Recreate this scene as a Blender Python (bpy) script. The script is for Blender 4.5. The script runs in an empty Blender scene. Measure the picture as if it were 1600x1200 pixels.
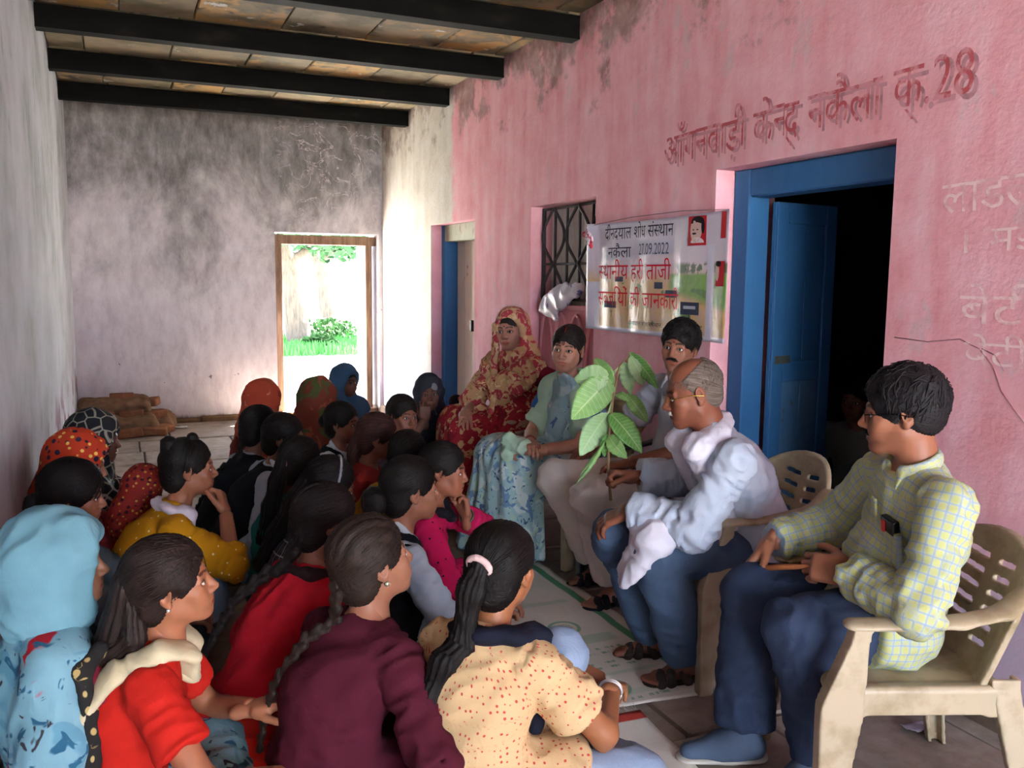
import bpy, bmesh, math, random
import numpy as np
from mathutils import Vector, Matrix, Euler

# ---------------------------------------------------------------- camera, world, sun, exposure
SC = bpy.context.scene
COL = SC.collection
def setup_view():
    cam = bpy.data.cameras.new('camera'); co = bpy.data.objects.new('camera', cam); COL.objects.link(co)
    f, yaw, pitch, roll = 1381.147, math.radians(24.053), math.radians(6.826), math.radians(0.56)
    cam.sensor_width = 36.0; cam.lens = f / 1600 * 36.0; cam.clip_start = 0.05; cam.clip_end = 300
    cy, sy = math.cos(yaw), math.sin(yaw)
    fwd = Vector((sy*math.cos(pitch), cy*math.cos(pitch), -math.sin(pitch)))
    right = Vector((cy, -sy, 0)); up = right.cross(fwd)
    r2 = right*math.cos(roll) + up*math.sin(roll); u2 = -right*math.sin(roll) + up*math.cos(roll)
    M = Matrix((r2, u2, -fwd)).transposed().to_4x4(); M.translation = Vector((0.368, 0.0, 1.5))
    co.matrix_world = M; SC.camera = co
    w = bpy.data.worlds.new('sky'); SC.world = w; w.use_nodes = True
    nt = w.node_tree; bg = nt.nodes['Background']
    sky = nt.nodes.new('ShaderNodeTexSky'); sky.sky_type = 'HOSEK_WILKIE'; sky.turbidity = 6.0; sky.ground_albedo = 0.5
    sky.sun_direction = Vector((0.5, 0.35, 0.8)).normalized()
    mixn = nt.nodes.new('ShaderNodeMix'); mixn.data_type = 'RGBA'; mixn.inputs[0].default_value = 0.75
    mixn.inputs[7].default_value = (0.80, 0.92, 1.10, 1)
    nt.links.new(sky.outputs[0], mixn.inputs[6]); nt.links.new(mixn.outputs[2], bg.inputs[0])
    bg.inputs[1].default_value = SKY_STRENGTH
    su = bpy.data.lights.new('sun', 'SUN'); so = bpy.data.objects.new('sun', su); COL.objects.link(so)
    su.energy = SUN_STRENGTH; su.angle = math.radians(1.5); su.color = (1.0, 0.98, 0.94)
    d = Vector((-0.50, -0.42, -1.0)).normalized()
    so.rotation_euler = d.to_track_quat('-Z', 'Y').to_euler()
    SC.view_settings.view_transform = 'Standard'; SC.view_settings.look = 'None'
    SC.view_settings.exposure = EXPOSURE; SC.view_settings.gamma = 1.0
    SC.view_settings.use_curve_mapping = False
SKY_STRENGTH = 3.2; SUN_STRENGTH = 42.0; EXPOSURE = 3.1
setup_view()
SC.cycles.max_bounces = 12; SC.cycles.diffuse_bounces = 10
SC.cycles.use_denoising = True

# ---------------------------------------------------------------- materials
def lin(c):
    if isinstance(c, str):
        c = c.lstrip('#'); c = [int(c[i:i+2], 16)/255 for i in (0, 2, 4)]
    return tuple(((x/12.92) if x <= 0.04045 else ((x+0.055)/1.055)**2.4) for x in c[:3]) + (1.0,)
class NT:
    """small helper around a node tree"""
    def __init__(s, name, rough=0.7, spec=0.3):
        s.m = bpy.data.materials.new(name); s.m.use_nodes = True
        s.t = s.m.node_tree; s.n = s.t.nodes; s.b = s.n['Principled BSDF']
        s.b.inputs['Roughness'].default_value = rough
        s.b.inputs['Specular IOR Level'].default_value = spec
    def link(s, a, b): s.t.links.new(a, b)
    def coord(s, scale=(1, 1, 1), out='Object', rot=(0, 0, 0)):
        tc = s.n.new('ShaderNodeTexCoord'); mp = s.n.new('ShaderNodeMapping')
        mp.inputs['Scale'].default_value = scale; mp.inputs['Rotation'].default_value = rot
        s.link(tc.outputs[out], mp.inputs['Vector']); return mp.outputs[0]
    def attr(s, name, out='Vector', scale=None):
        a = s.n.new('ShaderNodeAttribute'); a.attribute_name = name
        if scale is None: return a.outputs[out]
        mp = s.n.new('ShaderNodeMapping'); mp.inputs['Scale'].default_value = scale
        s.link(a.outputs[out], mp.inputs['Vector']); return mp.outputs[0]
    def noise(s, vec, scale=5, detail=4, rough=0.55, out=0, dist=0.0):
        n = s.n.new('ShaderNodeTexNoise'); n.inputs['Scale'].default_value = scale
        n.inputs['Detail'].default_value = detail; n.inputs['Roughness'].default_value = rough
        n.inputs['Distortion'].default_value = dist
        s.link(vec, n.inputs['Vector']); return n.outputs[out]
    def voro(s, vec, scale=5, feature='F1', rnd=1.0, out=0):
        n = s.n.new('ShaderNodeTexVoronoi'); n.feature = feature; n.inputs['Scale'].default_value = scale
        n.inputs['Randomness'].default_value = rnd
        s.link(vec, n.inputs['Vector']); return n.outputs[out]
    def ramp(s, fac, stops, interp='LINEAR'):
        r = s.n.new('ShaderNodeValToRGB'); r.color_ramp.interpolation = interp
        el = r.color_ramp.elements
        while len(el) < len(stops): el.new(0.5)
        for e, (p, c) in zip(el, stops):
            e.position = p; e.color = lin(c) if isinstance(c, str) else ((c, c, c, 1) if isinstance(c, (int, float)) else c)
        s.link(fac, r.inputs[0]); return r.outputs[0]
    def mix(s, fac, a, b, mode='MIX'):
        m = s.n.new('ShaderNodeMix'); m.data_type = 'RGBA'; m.blend_type = mode
        for sock, v in ((0, fac), (6, a), (7, b)):
            if isinstance(v, str): m.inputs[sock].default_value = lin(v)
            elif isinstance(v, (int, float)): m.inputs[sock].default_value = v if sock == 0 else (v, v, v, 1)
            elif isinstance(v, tuple): m.inputs[sock].default_value = v
            else: s.link(v, m.inputs[sock])
        return m.outputs[2]
    def math(s, op, a, b=None, c=None):
        m = s.n.new('ShaderNodeMath'); m.operation = op
        for i, v in enumerate((a, b, c)):
            if v is None: continue
            if isinstance(v, (int, float)): m.inputs[i].default_value = v
            else: s.link(v, m.inputs[i])
        return m.outputs[0]
    def sep(s, vec):
        n = s.n.new('ShaderNodeSeparateXYZ'); s.link(vec, n.inputs[0]); return n.outputs
    def smooth(s, v, a, b):
        m = s.n.new('ShaderNodeMapRange'); m.interpolation_type = 'SMOOTHSTEP'
        m.inputs['From Min'].default_value = a; m.inputs['From Max'].default_value = b
        s.link(v, m.inputs['Value']); return m.outputs[0]
    def base(s, c):
        if isinstance(c, str): s.b.inputs['Base Color'].default_value = lin(c)
        elif isinstance(c, tuple): s.b.inputs['Base Color'].default_value = c
        else: s.link(c, s.b.inputs['Base Color'])
        return s
    def bump(s, h, strength=0.3, dist=0.01):
        b = s.n.new('ShaderNodeBump'); b.inputs['Strength'].default_value = strength
        b.inputs['Distance'].default_value = dist
        s.link(h, b.inputs['Height']); s.link(b.outputs[0], s.b.inputs['Normal']); return s
_mats = {}
def cached(f):
    def g(*a, **k):
        key = (f.__name__,) + a + tuple(sorted(k.items()))
        if key not in _mats: _mats[key] = f(*a, **k)
        return _mats[key]
    return g

# ---------------------------------------------------------------- objects
def tag(o, label=None, cat=None, group=None, kind=None):
    if label: o['label'] = label
    if cat: o['category'] = cat
    if group: o['group'] = group
    if kind: o['kind'] = kind
    return o
def empty(name, loc=(0, 0, 0), rz=0.0, s=1.0):
    o = bpy.data.objects.new(name, None); COL.objects.link(o)
    o.location = loc; o.rotation_euler = (0, 0, rz); o.scale = (s, s, s); o.empty_display_size = 0.1
    return o
def link(name, me, mat=None, parent=None, loc=None, rot=None):
    o = bpy.data.objects.new(name, me); COL.objects.link(o)
    if mat is not None and len(me.materials) == 0:
        for m in (mat if isinstance(mat, (list, tuple)) else [mat]): me.materials.append(m)
    if parent is not None: o.parent = parent
    if loc is not None: o.location = loc
    if rot is not None: o.rotation_euler = rot
    return o
def mesh_np(name, V, Fc, mat=None, smooth=True, attrs=None, matidx=None):
    """mesh from numpy verts and quads/tris"""
    V = np.asarray(V, np.float32); Fc = np.asarray(Fc, np.int32)
    me = bpy.data.meshes.new(name); n = len(V); m, k = Fc.shape
    me.vertices.add(n); me.vertices.foreach_set('co', V.ravel())
    me.loops.add(m*k); me.loops.foreach_set('vertex_index', Fc.ravel())
    me.polygons.add(m); me.polygons.foreach_set('loop_start', np.arange(0, m*k, k, dtype=np.int32))
    if smooth: me.polygons.foreach_set('use_smooth', np.ones(m, bool))
    if matidx is not None: me.polygons.foreach_set('material_index', np.asarray(matidx, np.int32))
    for an, arr in (attrs or {}).items():
        arr = np.asarray(arr, np.float32)
        if arr.ndim == 1: a = me.attributes.new(an, 'FLOAT', 'POINT'); a.data.foreach_set('value', arr)
        elif arr.shape[1] == 3: a = me.attributes.new(an, 'FLOAT_VECTOR', 'POINT'); a.data.foreach_set('vector', arr.ravel())
        else: a = me.attributes.new(an, 'FLOAT_COLOR', 'POINT'); a.data.foreach_set('color', arr.ravel())
    if mat is not None:
        for mm in (mat if isinstance(mat, (list, tuple)) else [mat]): me.materials.append(mm)
    me.update(calc_edges=True); me.validate()
    return me
def bm_mesh(bm, name, mat=None, smooth=False):
    me = bpy.data.meshes.new(name); bm.to_mesh(me); bm.free()
    if smooth:
        for p in me.polygons: p.use_smooth = True
    if mat is not None:
        for mm in (mat if isinstance(mat, (list, tuple)) else [mat]): me.materials.append(mm)
    return me
def add_box(bm, lo, hi, bev=0.0, jit=0.0, rng=random):
    vs = [bm.verts.new((lo[0] if i & 1 == 0 else hi[0], lo[1] if i & 2 == 0 else hi[1], lo[2] if i & 4 == 0 else hi[2])) for i in range(8)]
    fs = [bm.faces.new([vs[i] for i in q]) for q in ((0, 2, 3, 1), (4, 5, 7, 6), (0, 1, 5, 4), (2, 6, 7, 3), (0, 4, 6, 2), (1, 3, 7, 5))]
    if jit:
        for v in vs: v.co += Vector([rng.uniform(-jit, jit) for _ in range(3)])
    if bev > 0:
        es = list({e for f in fs for e in f.edges})
        bmesh.ops.bevel(bm, geom=es, offset=bev, segments=1, affect='EDGES', profile=0.5)
    return vs
def box_mesh(name, lo, hi, mat=None, bev=0.0, jit=0.0):
    bm = bmesh.new(); add_box(bm, lo, hi, bev, jit); return bm_mesh(bm, name, mat)
def tube_pts(pts, r, seg=8, closed=False):
    """numpy verts/quads of a tube along points; r scalar or per point"""
    P = np.asarray(pts, float); n = len(P); r = np.broadcast_to(np.asarray(r, float), (n,))
    T = np.gradient(P, axis=0); T /= np.linalg.norm(T, axis=1)[:, None]+1e-9
    ref = np.array([0, 0, 1.0]) if abs(T[0][2]) < 0.9 else np.array([1.0, 0, 0])
    N = np.cross(T[0], ref); N /= np.linalg.norm(N); V = []
    for i in range(n):
        N = N - T[i]*N.dot(T[i]); N /= np.linalg.norm(N)+1e-9; B = np.cross(T[i], N)
        a = np.linspace(0, 2*np.pi, seg, endpoint=False)
        V.append(P[i]+r[i]*(np.cos(a)[:, None]*N+np.sin(a)[:, None]*B))
    V = np.concatenate(V); F = []
    for i in range(n-1):
        for j in range(seg):
            F.append((i*seg+j, i*seg+(j+1) % seg, (i+1)*seg+(j+1) % seg, (i+1)*seg+j))
    V = np.vstack([V, P[0], P[-1]]); c0, c1 = len(V)-2, len(V)-1
    for j in range(seg):
        F.append((c0, (j+1) % seg, j, c0)); F.append((c1, (n-1)*seg+j, (n-1)*seg+(j+1) % seg, c1))
    T3 = []
    for q in F:
        if q[0] == q[3]: T3.append((q[0], q[1], q[2]))
        else: T3 += [(q[0], q[1], q[2]), (q[0], q[2], q[3])]
    return V, np.array(T3)
def tube_mesh(name, pts, r, mat=None, seg=8):
    V, T = tube_pts(pts, r, seg); return mesh_np(name, V, T, mat)

# ---------------------------------------------------------------- value noise
_rng = np.random.RandomState(7); _tab = _rng.rand(4096).astype(np.float32)
def vnoise(P, seed=0):
    P = np.asarray(P, np.float32)+seed*17.31+100.0; i = np.floor(P).astype(np.int64); f = P-i; f = f*f*(3-2*f)
    out = 0
    for dx in (0, 1):
        for dy in (0, 1):
            for dz in (0, 1):
                h = ((i[:, 0]+dx)*73856093 ^ (i[:, 1]+dy)*19349663 ^ (i[:, 2]+dz)*83492791) & 4095
                w = (f[:, 0] if dx else 1-f[:, 0])*(f[:, 1] if dy else 1-f[:, 1])*(f[:, 2] if dz else 1-f[:, 2])
                out = out+_tab[h]*w
    return out*2-1
def ridge(P, seed=0): return 1-2*np.abs(vnoise(P, seed))

# ---------------------------------------------------------------- distance fields
def vec(*a): return np.array(a, np.float32)
def unit(v): v = np.asarray(v, np.float32); return v/(np.linalg.norm(v)+1e-9)
class Field:
    def __init__(s, h): s.h = h; s.p = []
    def _add(s, fn, lo, hi, k, op, tag, cut, uv=None):
        s.p.append((fn, np.asarray(lo, np.float32), np.asarray(hi, np.float32), k, op, tag, cut, uv)); return s
    def cap(s, a, b, ra, rb=None, k=0.02, op='u', tag=0, cut=(), flat=None):
        """round cone from a to b; flat=(axis, factor) squashes its section along an axis"""
        a = np.asarray(a, np.float32); b = np.asarray(b, np.float32); rb = ra if rb is None else rb
        fl = None
        if flat is not None: fl = (unit(flat[0]), float(flat[1]))
        ab = b-a; L2 = float(ab.dot(ab))+1e-9
        def fn(x, y, z):
            px, py, pz = x-a[0], y-a[1], z-a[2]
            t = np.clip((px*ab[0]+py*ab[1]+pz*ab[2])/L2, 0, 1)
            qx, qy, qz = px-t*ab[0], py-t*ab[1], pz-t*ab[2]
            if fl is not None:
                n, g = fl; dn = qx*n[0]+qy*n[1]+qz*n[2]; e = (1/g-1)*dn
                qx, qy, qz = qx+n[0]*e, qy+n[1]*e, qz+n[2]*e
                r = ra+(rb-ra)*t; l = np.sqrt(qx*qx+qy*qy+qz*qz)
                return (l-r)*(1-(1-g)*np.clip(np.abs(dn)/(l*g+1e-6)*0.9, 0, 1))
            return np.sqrt(qx*qx+qy*qy+qz*qz)-(ra+(rb-ra)*t)
        L = math.sqrt(L2); ax = ab/L
        ref = vec(0, 1, 0) if abs(ax[1]) < 0.8 else vec(0, 0, 1)
        u1 = unit(np.cross(ax, ref)); u2 = np.cross(ax, u1); rm = (ra+rb)/2
        def uv(P):
            q = P-a; t = q@ax; an = np.arctan2(q@u2, q@u1)
            return np.stack([an*rm, t, an], 1)
        R = max(ra, rb)
        return s._add(fn, np.minimum(a, b)-R, np.maximum(a, b)+R, k, op, tag, cut, uv)
    def ell(s, c, r, R=None, k=0.02, op='u', tag=0, cut=()):
        c = np.asarray(c, np.float32); r = np.asarray(r, np.float32); R = np.eye(3, dtype=np.float32) if R is None else np.asarray(R, np.float32)
        def fn(x, y, z):
            px, py, pz = x-c[0], y-c[1], z-c[2]
            q = [(px*R[0, i]+py*R[1, i]+pz*R[2, i]) for i in range(3)]
            k0 = np.sqrt((q[0]/r[0])**2+(q[1]/r[1])**2+(q[2]/r[2])**2)
            k1 = np.sqrt((q[0]/r[0]**2)**2+(q[1]/r[1]**2)**2+(q[2]/r[2]**2)**2)+1e-6
            return k0*(k0-1)/k1
        m = float(r.max())
        def uv(P):
            q = P-c; an = np.arctan2(q[:, 1], q[:, 0]); return np.stack([an*m, q[:, 2], an], 1)
        return s._add(fn, c-m, c+m, k, op, tag, cut, uv)
    def box(s, c, hf, R=None, r=0.01, k=0.0, op='u', tag=0, cut=()):
        c = np.asarray(c, np.float32); hf = np.asarray(hf, np.float32)-r; R = np.eye(3, dtype=np.float32) if R is None else np.asarray(R, np.float32)
        def fn(x, y, z):
            px, py, pz = x-c[0], y-c[1], z-c[2]
            q = [np.abs(px*R[0, i]+py*R[1, i]+pz*R[2, i])-hf[i] for i in range(3)]
            o = np.sqrt(np.maximum(q[0], 0)**2+np.maximum(q[1], 0)**2+np.maximum(q[2], 0)**2)
            return o+np.minimum(np.maximum(q[0], np.maximum(q[1], q[2])), 0)-r
        m = float(np.linalg.norm(hf+r))
        return s._add(fn, c-m, c+m, k, op, tag, cut)
    def plane(s, pt, n, k=0.0):
        """keep only the side the normal points away from"""
        pt = np.asarray(pt, np.float32); n = unit(n)
        return s._add(lambda x, y, z: (x-pt[0])*n[0]+(y-pt[1])*n[1]+(z-pt[2])*n[2], (-9,)*3, (9,)*3, k, 'i', 0, ())
    def build(s):
        us = [p for p in s.p if p[4] == 'u']; h = s.h
        lo = np.min([p[1] for p in us], 0)-3*h; hi = np.max([p[2] for p in us], 0)+3*h
        n = np.ceil((hi-lo)/h).astype(int)+1
        ax = [(lo[i]+h*np.arange(n[i])).astype(np.float32) for i in range(3)]
        G = np.full(n, 1.0, np.float32)
        for fn, a, b, k, op, tg, cut, uv in s.p:
            m = k+3*h
            sl = []
            for i in range(3):
                i0 = max(0, int((a[i]-m-lo[i])/h)); i1 = min(n[i], int((b[i]+m-lo[i])/h)+2)
                sl.append(slice(i0, max(i0, i1)))
            x = ax[0][sl[0]][:, None, None]; y = ax[1][sl[1]][None, :, None]; z = ax[2][sl[2]][None, None, :]
            if x.size == 0 or y.size == 0 or z.size == 0: continue
            d = fn(x, y, z)
            for cp, cn in cut:
                cn = unit(cn); d = np.maximum(d, (x-cp[0])*cn[0]+(y-cp[1])*cn[1]+(z-cp[2])*cn[2])
            g = G[tuple(sl)]
            if op == 'u':
                if k > 0:
                    e = np.maximum(k-np.abs(g-d), 0)/k; r = np.minimum(g, d)-e*e*k*0.25
                else: r = np.minimum(g, d)
            else:
                dd = -d if op == 's' else d
                if k > 0:
                    e = np.maximum(k-np.abs(g-dd), 0)/k; r = np.maximum(g, dd)+e*e*k*0.25
                else: r = np.maximum(g, dd)
            G[tuple(sl)] = r
        return nets(G, lo, h)
    def own(s, V):
        """tag and uv of the nearest union primitive at each vertex"""
        best = np.full(len(V), 9.0, np.float32); tg = np.zeros(len(V), int); uvs = np.zeros((len(V), 3), np.float32)
        x, y, z = V[:, 0], V[:, 1], V[:, 2]
        for fn, a, b, k, op, t, cut, uv in s.p:
            if op != 'u': continue
            d = fn(x, y, z)
            for cp, cn in cut:
                cn = unit(cn); d = np.maximum(d, (x-cp[0])*cn[0]+(y-cp[1])*cn[1]+(z-cp[2])*cn[2])
            m = d < best; best[m] = d[m]; tg[m] = t
            if uv is not None and m.any(): uvs[m] = uv(V[m])
        return tg, uvs
def nets(G, lo, h):
    S = G < 0; n = G.shape; cn = (n[0]-1, n[1]-1, n[2]-1); NC = cn[0]*cn[1]*cn[2]
    def cid(i, j, k): return (i*cn[1]+j)*cn[2]+k
    ids = []; pos = []; quads = []
    for ax in range(3):
        sl0 = [slice(None)]*3; sl1 = [slice(None)]*3; sl0[ax] = slice(0, -1); sl1[ax] = slice(1, None)
        o1, o2 = [(1, 2), (2, 0), (0, 1)][ax]
        cr = S[tuple(sl0)] != S[tuple(sl1)]
        for o in (o1, o2):
            e = [slice(None)]*3; e[o] = 0; cr[tuple(e)] = False; e[o] = -1; cr[tuple(e)] = False
        I = np.argwhere(cr)
        if len(I) == 0: continue
        J = I.copy(); J[:, ax] += 1
        v0 = G[I[:, 0], I[:, 1], I[:, 2]]; v1 = G[J[:, 0], J[:, 1], J[:, 2]]
        t = v0/(v0-v1); p = I.astype(np.float32); p[:, ax] += t
        q = []
        for a, b in ((0, 0), (1, 0), (1, 1), (0, 1)):
            K = I.copy(); K[:, o1] -= a; K[:, o2] -= b
            c = cid(K[:, 0], K[:, 1], K[:, 2]); q.append(c); ids.append(c); pos.append(p)
        q = np.stack(q, 1); neg = v0 < 0
        q[~neg] = q[~neg][:, ::-1]
        quads.append(q)
    ids = np.concatenate(ids); pos = np.concatenate(pos); quads = np.concatenate(quads)
    u, inv = np.unique(ids, return_inverse=True); cnt = np.bincount(inv)
    V = np.stack([np.bincount(inv, pos[:, i])/cnt for i in range(3)], 1)
    lut = np.searchsorted(u, quads)
    return (V*h+lo).astype(np.float32), lut.astype(np.int32)
def vnormals(V, Q):
    n = np.cross(V[Q[:, 2]]-V[Q[:, 0]], V[Q[:, 3 if Q.shape[1] == 4 else 1]]-V[Q[:, 1 if Q.shape[1] == 4 else 0]])
    if Q.shape[1] == 3: n = -n
    N = np.zeros_like(V)
    for c in range(Q.shape[1]):
        for i in range(3): N[:, i] += np.bincount(Q[:, c], n[:, i], len(V))
    return N/(np.linalg.norm(N, axis=1)[:, None]+1e-12)
def relax(V, Q, it=1, lam=0.5):
    E = np.concatenate([Q[:, [i, (i+1) % Q.shape[1]]] for i in range(Q.shape[1])]); n = len(V)
    c = np.bincount(E[:, 0], minlength=n)+np.bincount(E[:, 1], minlength=n)
    for _ in range(it):
        A = np.stack([np.bincount(E[:, 0], V[E[:, 1], i], n)+np.bincount(E[:, 1], V[E[:, 0], i], n) for i in range(3)], 1)/np.maximum(c, 1)[:, None]
        V = (V+(A-V)*lam).astype(np.float32)
    return V
def join_np(parts):
    """parts: list of (V, Q, {attr}) -> one"""
    Vs, Qs, at, off = [], [], {}, 0
    keys = set().union(*[p[2].keys() for p in parts])
    for V, Q, A in parts:
        if Q.shape[1] == 3: Q = np.hstack([Q, Q[:, 2:3]])
        Vs.append(V); Qs.append(Q+off); off += len(V)
        for k in keys: at.setdefault(k, []).append(A[k] if k in A else np.zeros((len(V),)+p_shape(parts, k), np.float32))
    return np.vstack(Vs), np.vstack(Qs), {k: np.concatenate(v) for k, v in at.items()}
def p_shape(parts, k):
    for V, Q, A in parts:
        if k in A: return A[k].shape[1:]
    return ()
# ---------------------------------------------------------------- people: materials
@cached
def m_skin():
    n = NT('skin', 0.5, 0.35); c = n.attr('Col', 'Color'); co = n.coord()
    n.base(n.mix(0.35, c, n.mix(n.noise(co, 22, 3), (0.55, 0.5, 0.5, 1), (1.3, 1.3, 1.3, 1)), 'MULTIPLY'))
    n.bump(n.noise(co, 260, 2), 0.08, 0.002); return n.m
@cached
def m_hair(c='#070505', c2='#1f1714', rough=0.52):
    n = NT('hair', rough, 0.22); f = n.attr('flow', 'Vector', (1, 1, 1))
    st = n.noise(f, 1.0, 5, 0.7); n.base(n.ramp(st, [(0.35, c), (0.75, c2)]))
    n.bump(st, 0.55, 0.006); return n.m
def cloth_finish(n, scale=220, folds=True):
    co = n.coord(); h = n.math('MULTIPLY', n.noise(co, scale, 2), 0.15)
    if folds: h = n.math('ADD', h, n.math('MULTIPLY', n.noise(n.coord((1, 1, 0.55)), 26, 3, 0.5, dist=1.2), 0.9))
    n.bump(h, 0.28, 0.012)
@cached
def m_cloth(c, c2=None, rough=0.85):
    n = NT('cloth', rough, 0.15); co = n.coord()
    c2 = c2 or c
    n.base(n.mix(n.noise(co, 9, 3), n.mix(0.12, c, '#000000'), c2)); cloth_finish(n); return n.m
@cached
def m_denim(c='#3d4c66', c2='#5c6d88'):
    n = NT('denim', 0.85, 0.15); co = n.coord()
    a = n.noise(co, 7, 4); b = n.noise(n.coord((1, 1, 1)), 180, 2)
    n.base(n.mix(n.math('ADD', n.math('MULTIPLY', b, 0.35), n.math('MULTIPLY', a, 0.65)), c, c2)); cloth_finish(n, 300); return n.m
@cached
def m_dots(base, dot, cell=0.03, r=0.2, ring=False):
    n = NT('dotted_cloth', 0.85, 0.15); co = n.coord()
    v = n.voro(n.attr('suv', 'Vector', (1, 1, 0)), 1/cell, 'F1', 0.35); k = n.ramp(v, [(r, 1.0), (r+0.05, 0.0)])
    c = n.mix(n.noise(co, 8, 3), n.mix(0.12, base, '#000000'), base)
    n.base(n.mix(k, c, dot)); cloth_finish(n); return n.m
@cached
def m_floral(base, cols, scale=14, thr=0.52, rough=0.8):
    """printed cloth: blotches of several colours over a ground"""
    n = NT('printed_cloth', rough, 0.15); co = n.coord(); out = base
    for i, (c, sc, th) in enumerate(cols):
        f = n.noise(n.coord((1, 1, 1), rot=(0.3*i, 0.7*i, i)), sc, 2, 0.6, dist=0.8); k = n.ramp(f, [(th, 0.0), (th+0.03, 1.0)])
        out = n.mix(k, out, c)
    n.base(out); cloth_finish(n); return n.m
@cached
def m_patola(base, dark, light):
    """veil print: round spots in rows with pale border stripes"""
    n = NT('spotted_veil', 0.8, 0.15); co = n.coord((1, 1, 1)); 
    v = n.voro(co, 26, 'F1', 0.5); k = n.ramp(v, [(0.28, 1.0), (0.34, 0.0)])
    v2 = n.voro(n.coord((1, 1, 1), rot=(1, 0.4, 0.2)), 30, 'F1', 0.6); k2 = n.ramp(v2, [(0.2, 1.0), (0.26, 0.0)])
    c = n.mix(k, base, dark); c = n.mix(k2, c, light); n.base(c); cloth_finish(n); return n.m
@cached
def m_cells(base, line):
    n = NT('net_print_veil', 0.8, 0.2); co = n.coord()
    v = n.voro(co, 17, 'DISTANCE_TO_EDGE', 0.8); k = n.ramp(v, [(0.03, 1.0), (0.07, 0.0)])
    n.base(n.mix(k, base, line)); cloth_finish(n); return n.m
@cached
def m_check(base, a, b, cu=0.026, wa=0.32, wb=0.10):
    """woven check from the cloth's own uv: two colours of bands"""
    n = NT('checked_cloth', 0.85, 0.15); u, v, _ = n.sep(n.attr('suv'))
    def band(x, off, w):
        t = n.math('FRACT', n.math('ADD', n.math('DIVIDE', x, cu), off)); t = n.math('ABSOLUTE', n.math('SUBTRACT', t, 0.5))
        return n.math('SUBTRACT', 1.0, n.smooth(t, w/2-0.02, w/2+0.04))
    c = n.mix(n.math('MULTIPLY', band(u, 0.0, wa), 0.6), base, a); c = n.mix(n.math('MULTIPLY', band(v, 0.0, wa), 0.6), c, a)
    c = n.mix(n.math('MULTIPLY', band(u, 0.5, wb), 0.75), c, b); c = n.mix(n.math('MULTIPLY', band(v, 0.5, wb), 0.75), c, b)
    n.base(c); cloth_finish(n); return n.m
@cached
def m_gloss(c, rough=0.35, metal=0.0):
    n = NT('gloss', rough, 0.5); n.base(c); n.b.inputs['Metallic'].default_value = metal; return n.m

# ---------------------------------------------------------------- heads
def rotm(yaw=0, pitch=0, roll=0):
    """yaw + turns to the person's left, pitch + looks up"""
    return np.array(Euler((math.radians(pitch), math.radians(roll), math.radians(yaw)), 'XYZ').to_matrix(), np.float32)
def sphere_np(c, r, n=10):
    g = np.linspace(-1, 1, n+1); U, W = np.meshgrid(g, g, indexing='ij'); Vs, Qs, off = [], [], 0
    idx = np.arange((n+1)**2).reshape(n+1, n+1); q = np.stack([idx[:-1, :-1], idx[1:, :-1], idx[1:, 1:], idx[:-1, 1:]], -1).reshape(-1, 4)
    for ax in range(3):
        for sg in (-1, 1):
            P = np.zeros(((n+1)**2, 3)); a = np.tan(U.ravel()*np.pi/4); b = np.tan(W.ravel()*np.pi/4)
            P[:, ax] = sg; P[:, (ax+1) % 3] = a if sg > 0 else b; P[:, (ax+2) % 3] = b if sg > 0 else a
            P /= np.linalg.norm(P, axis=1)[:, None]; Vs.append(P); Qs.append(q+off); off += len(P)
    return (np.vstack(Vs)*r+np.asarray(c)).astype(np.float32), np.vstack(Qs).astype(np.int32), np.vstack(Vs)
HEAD = {}
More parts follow.
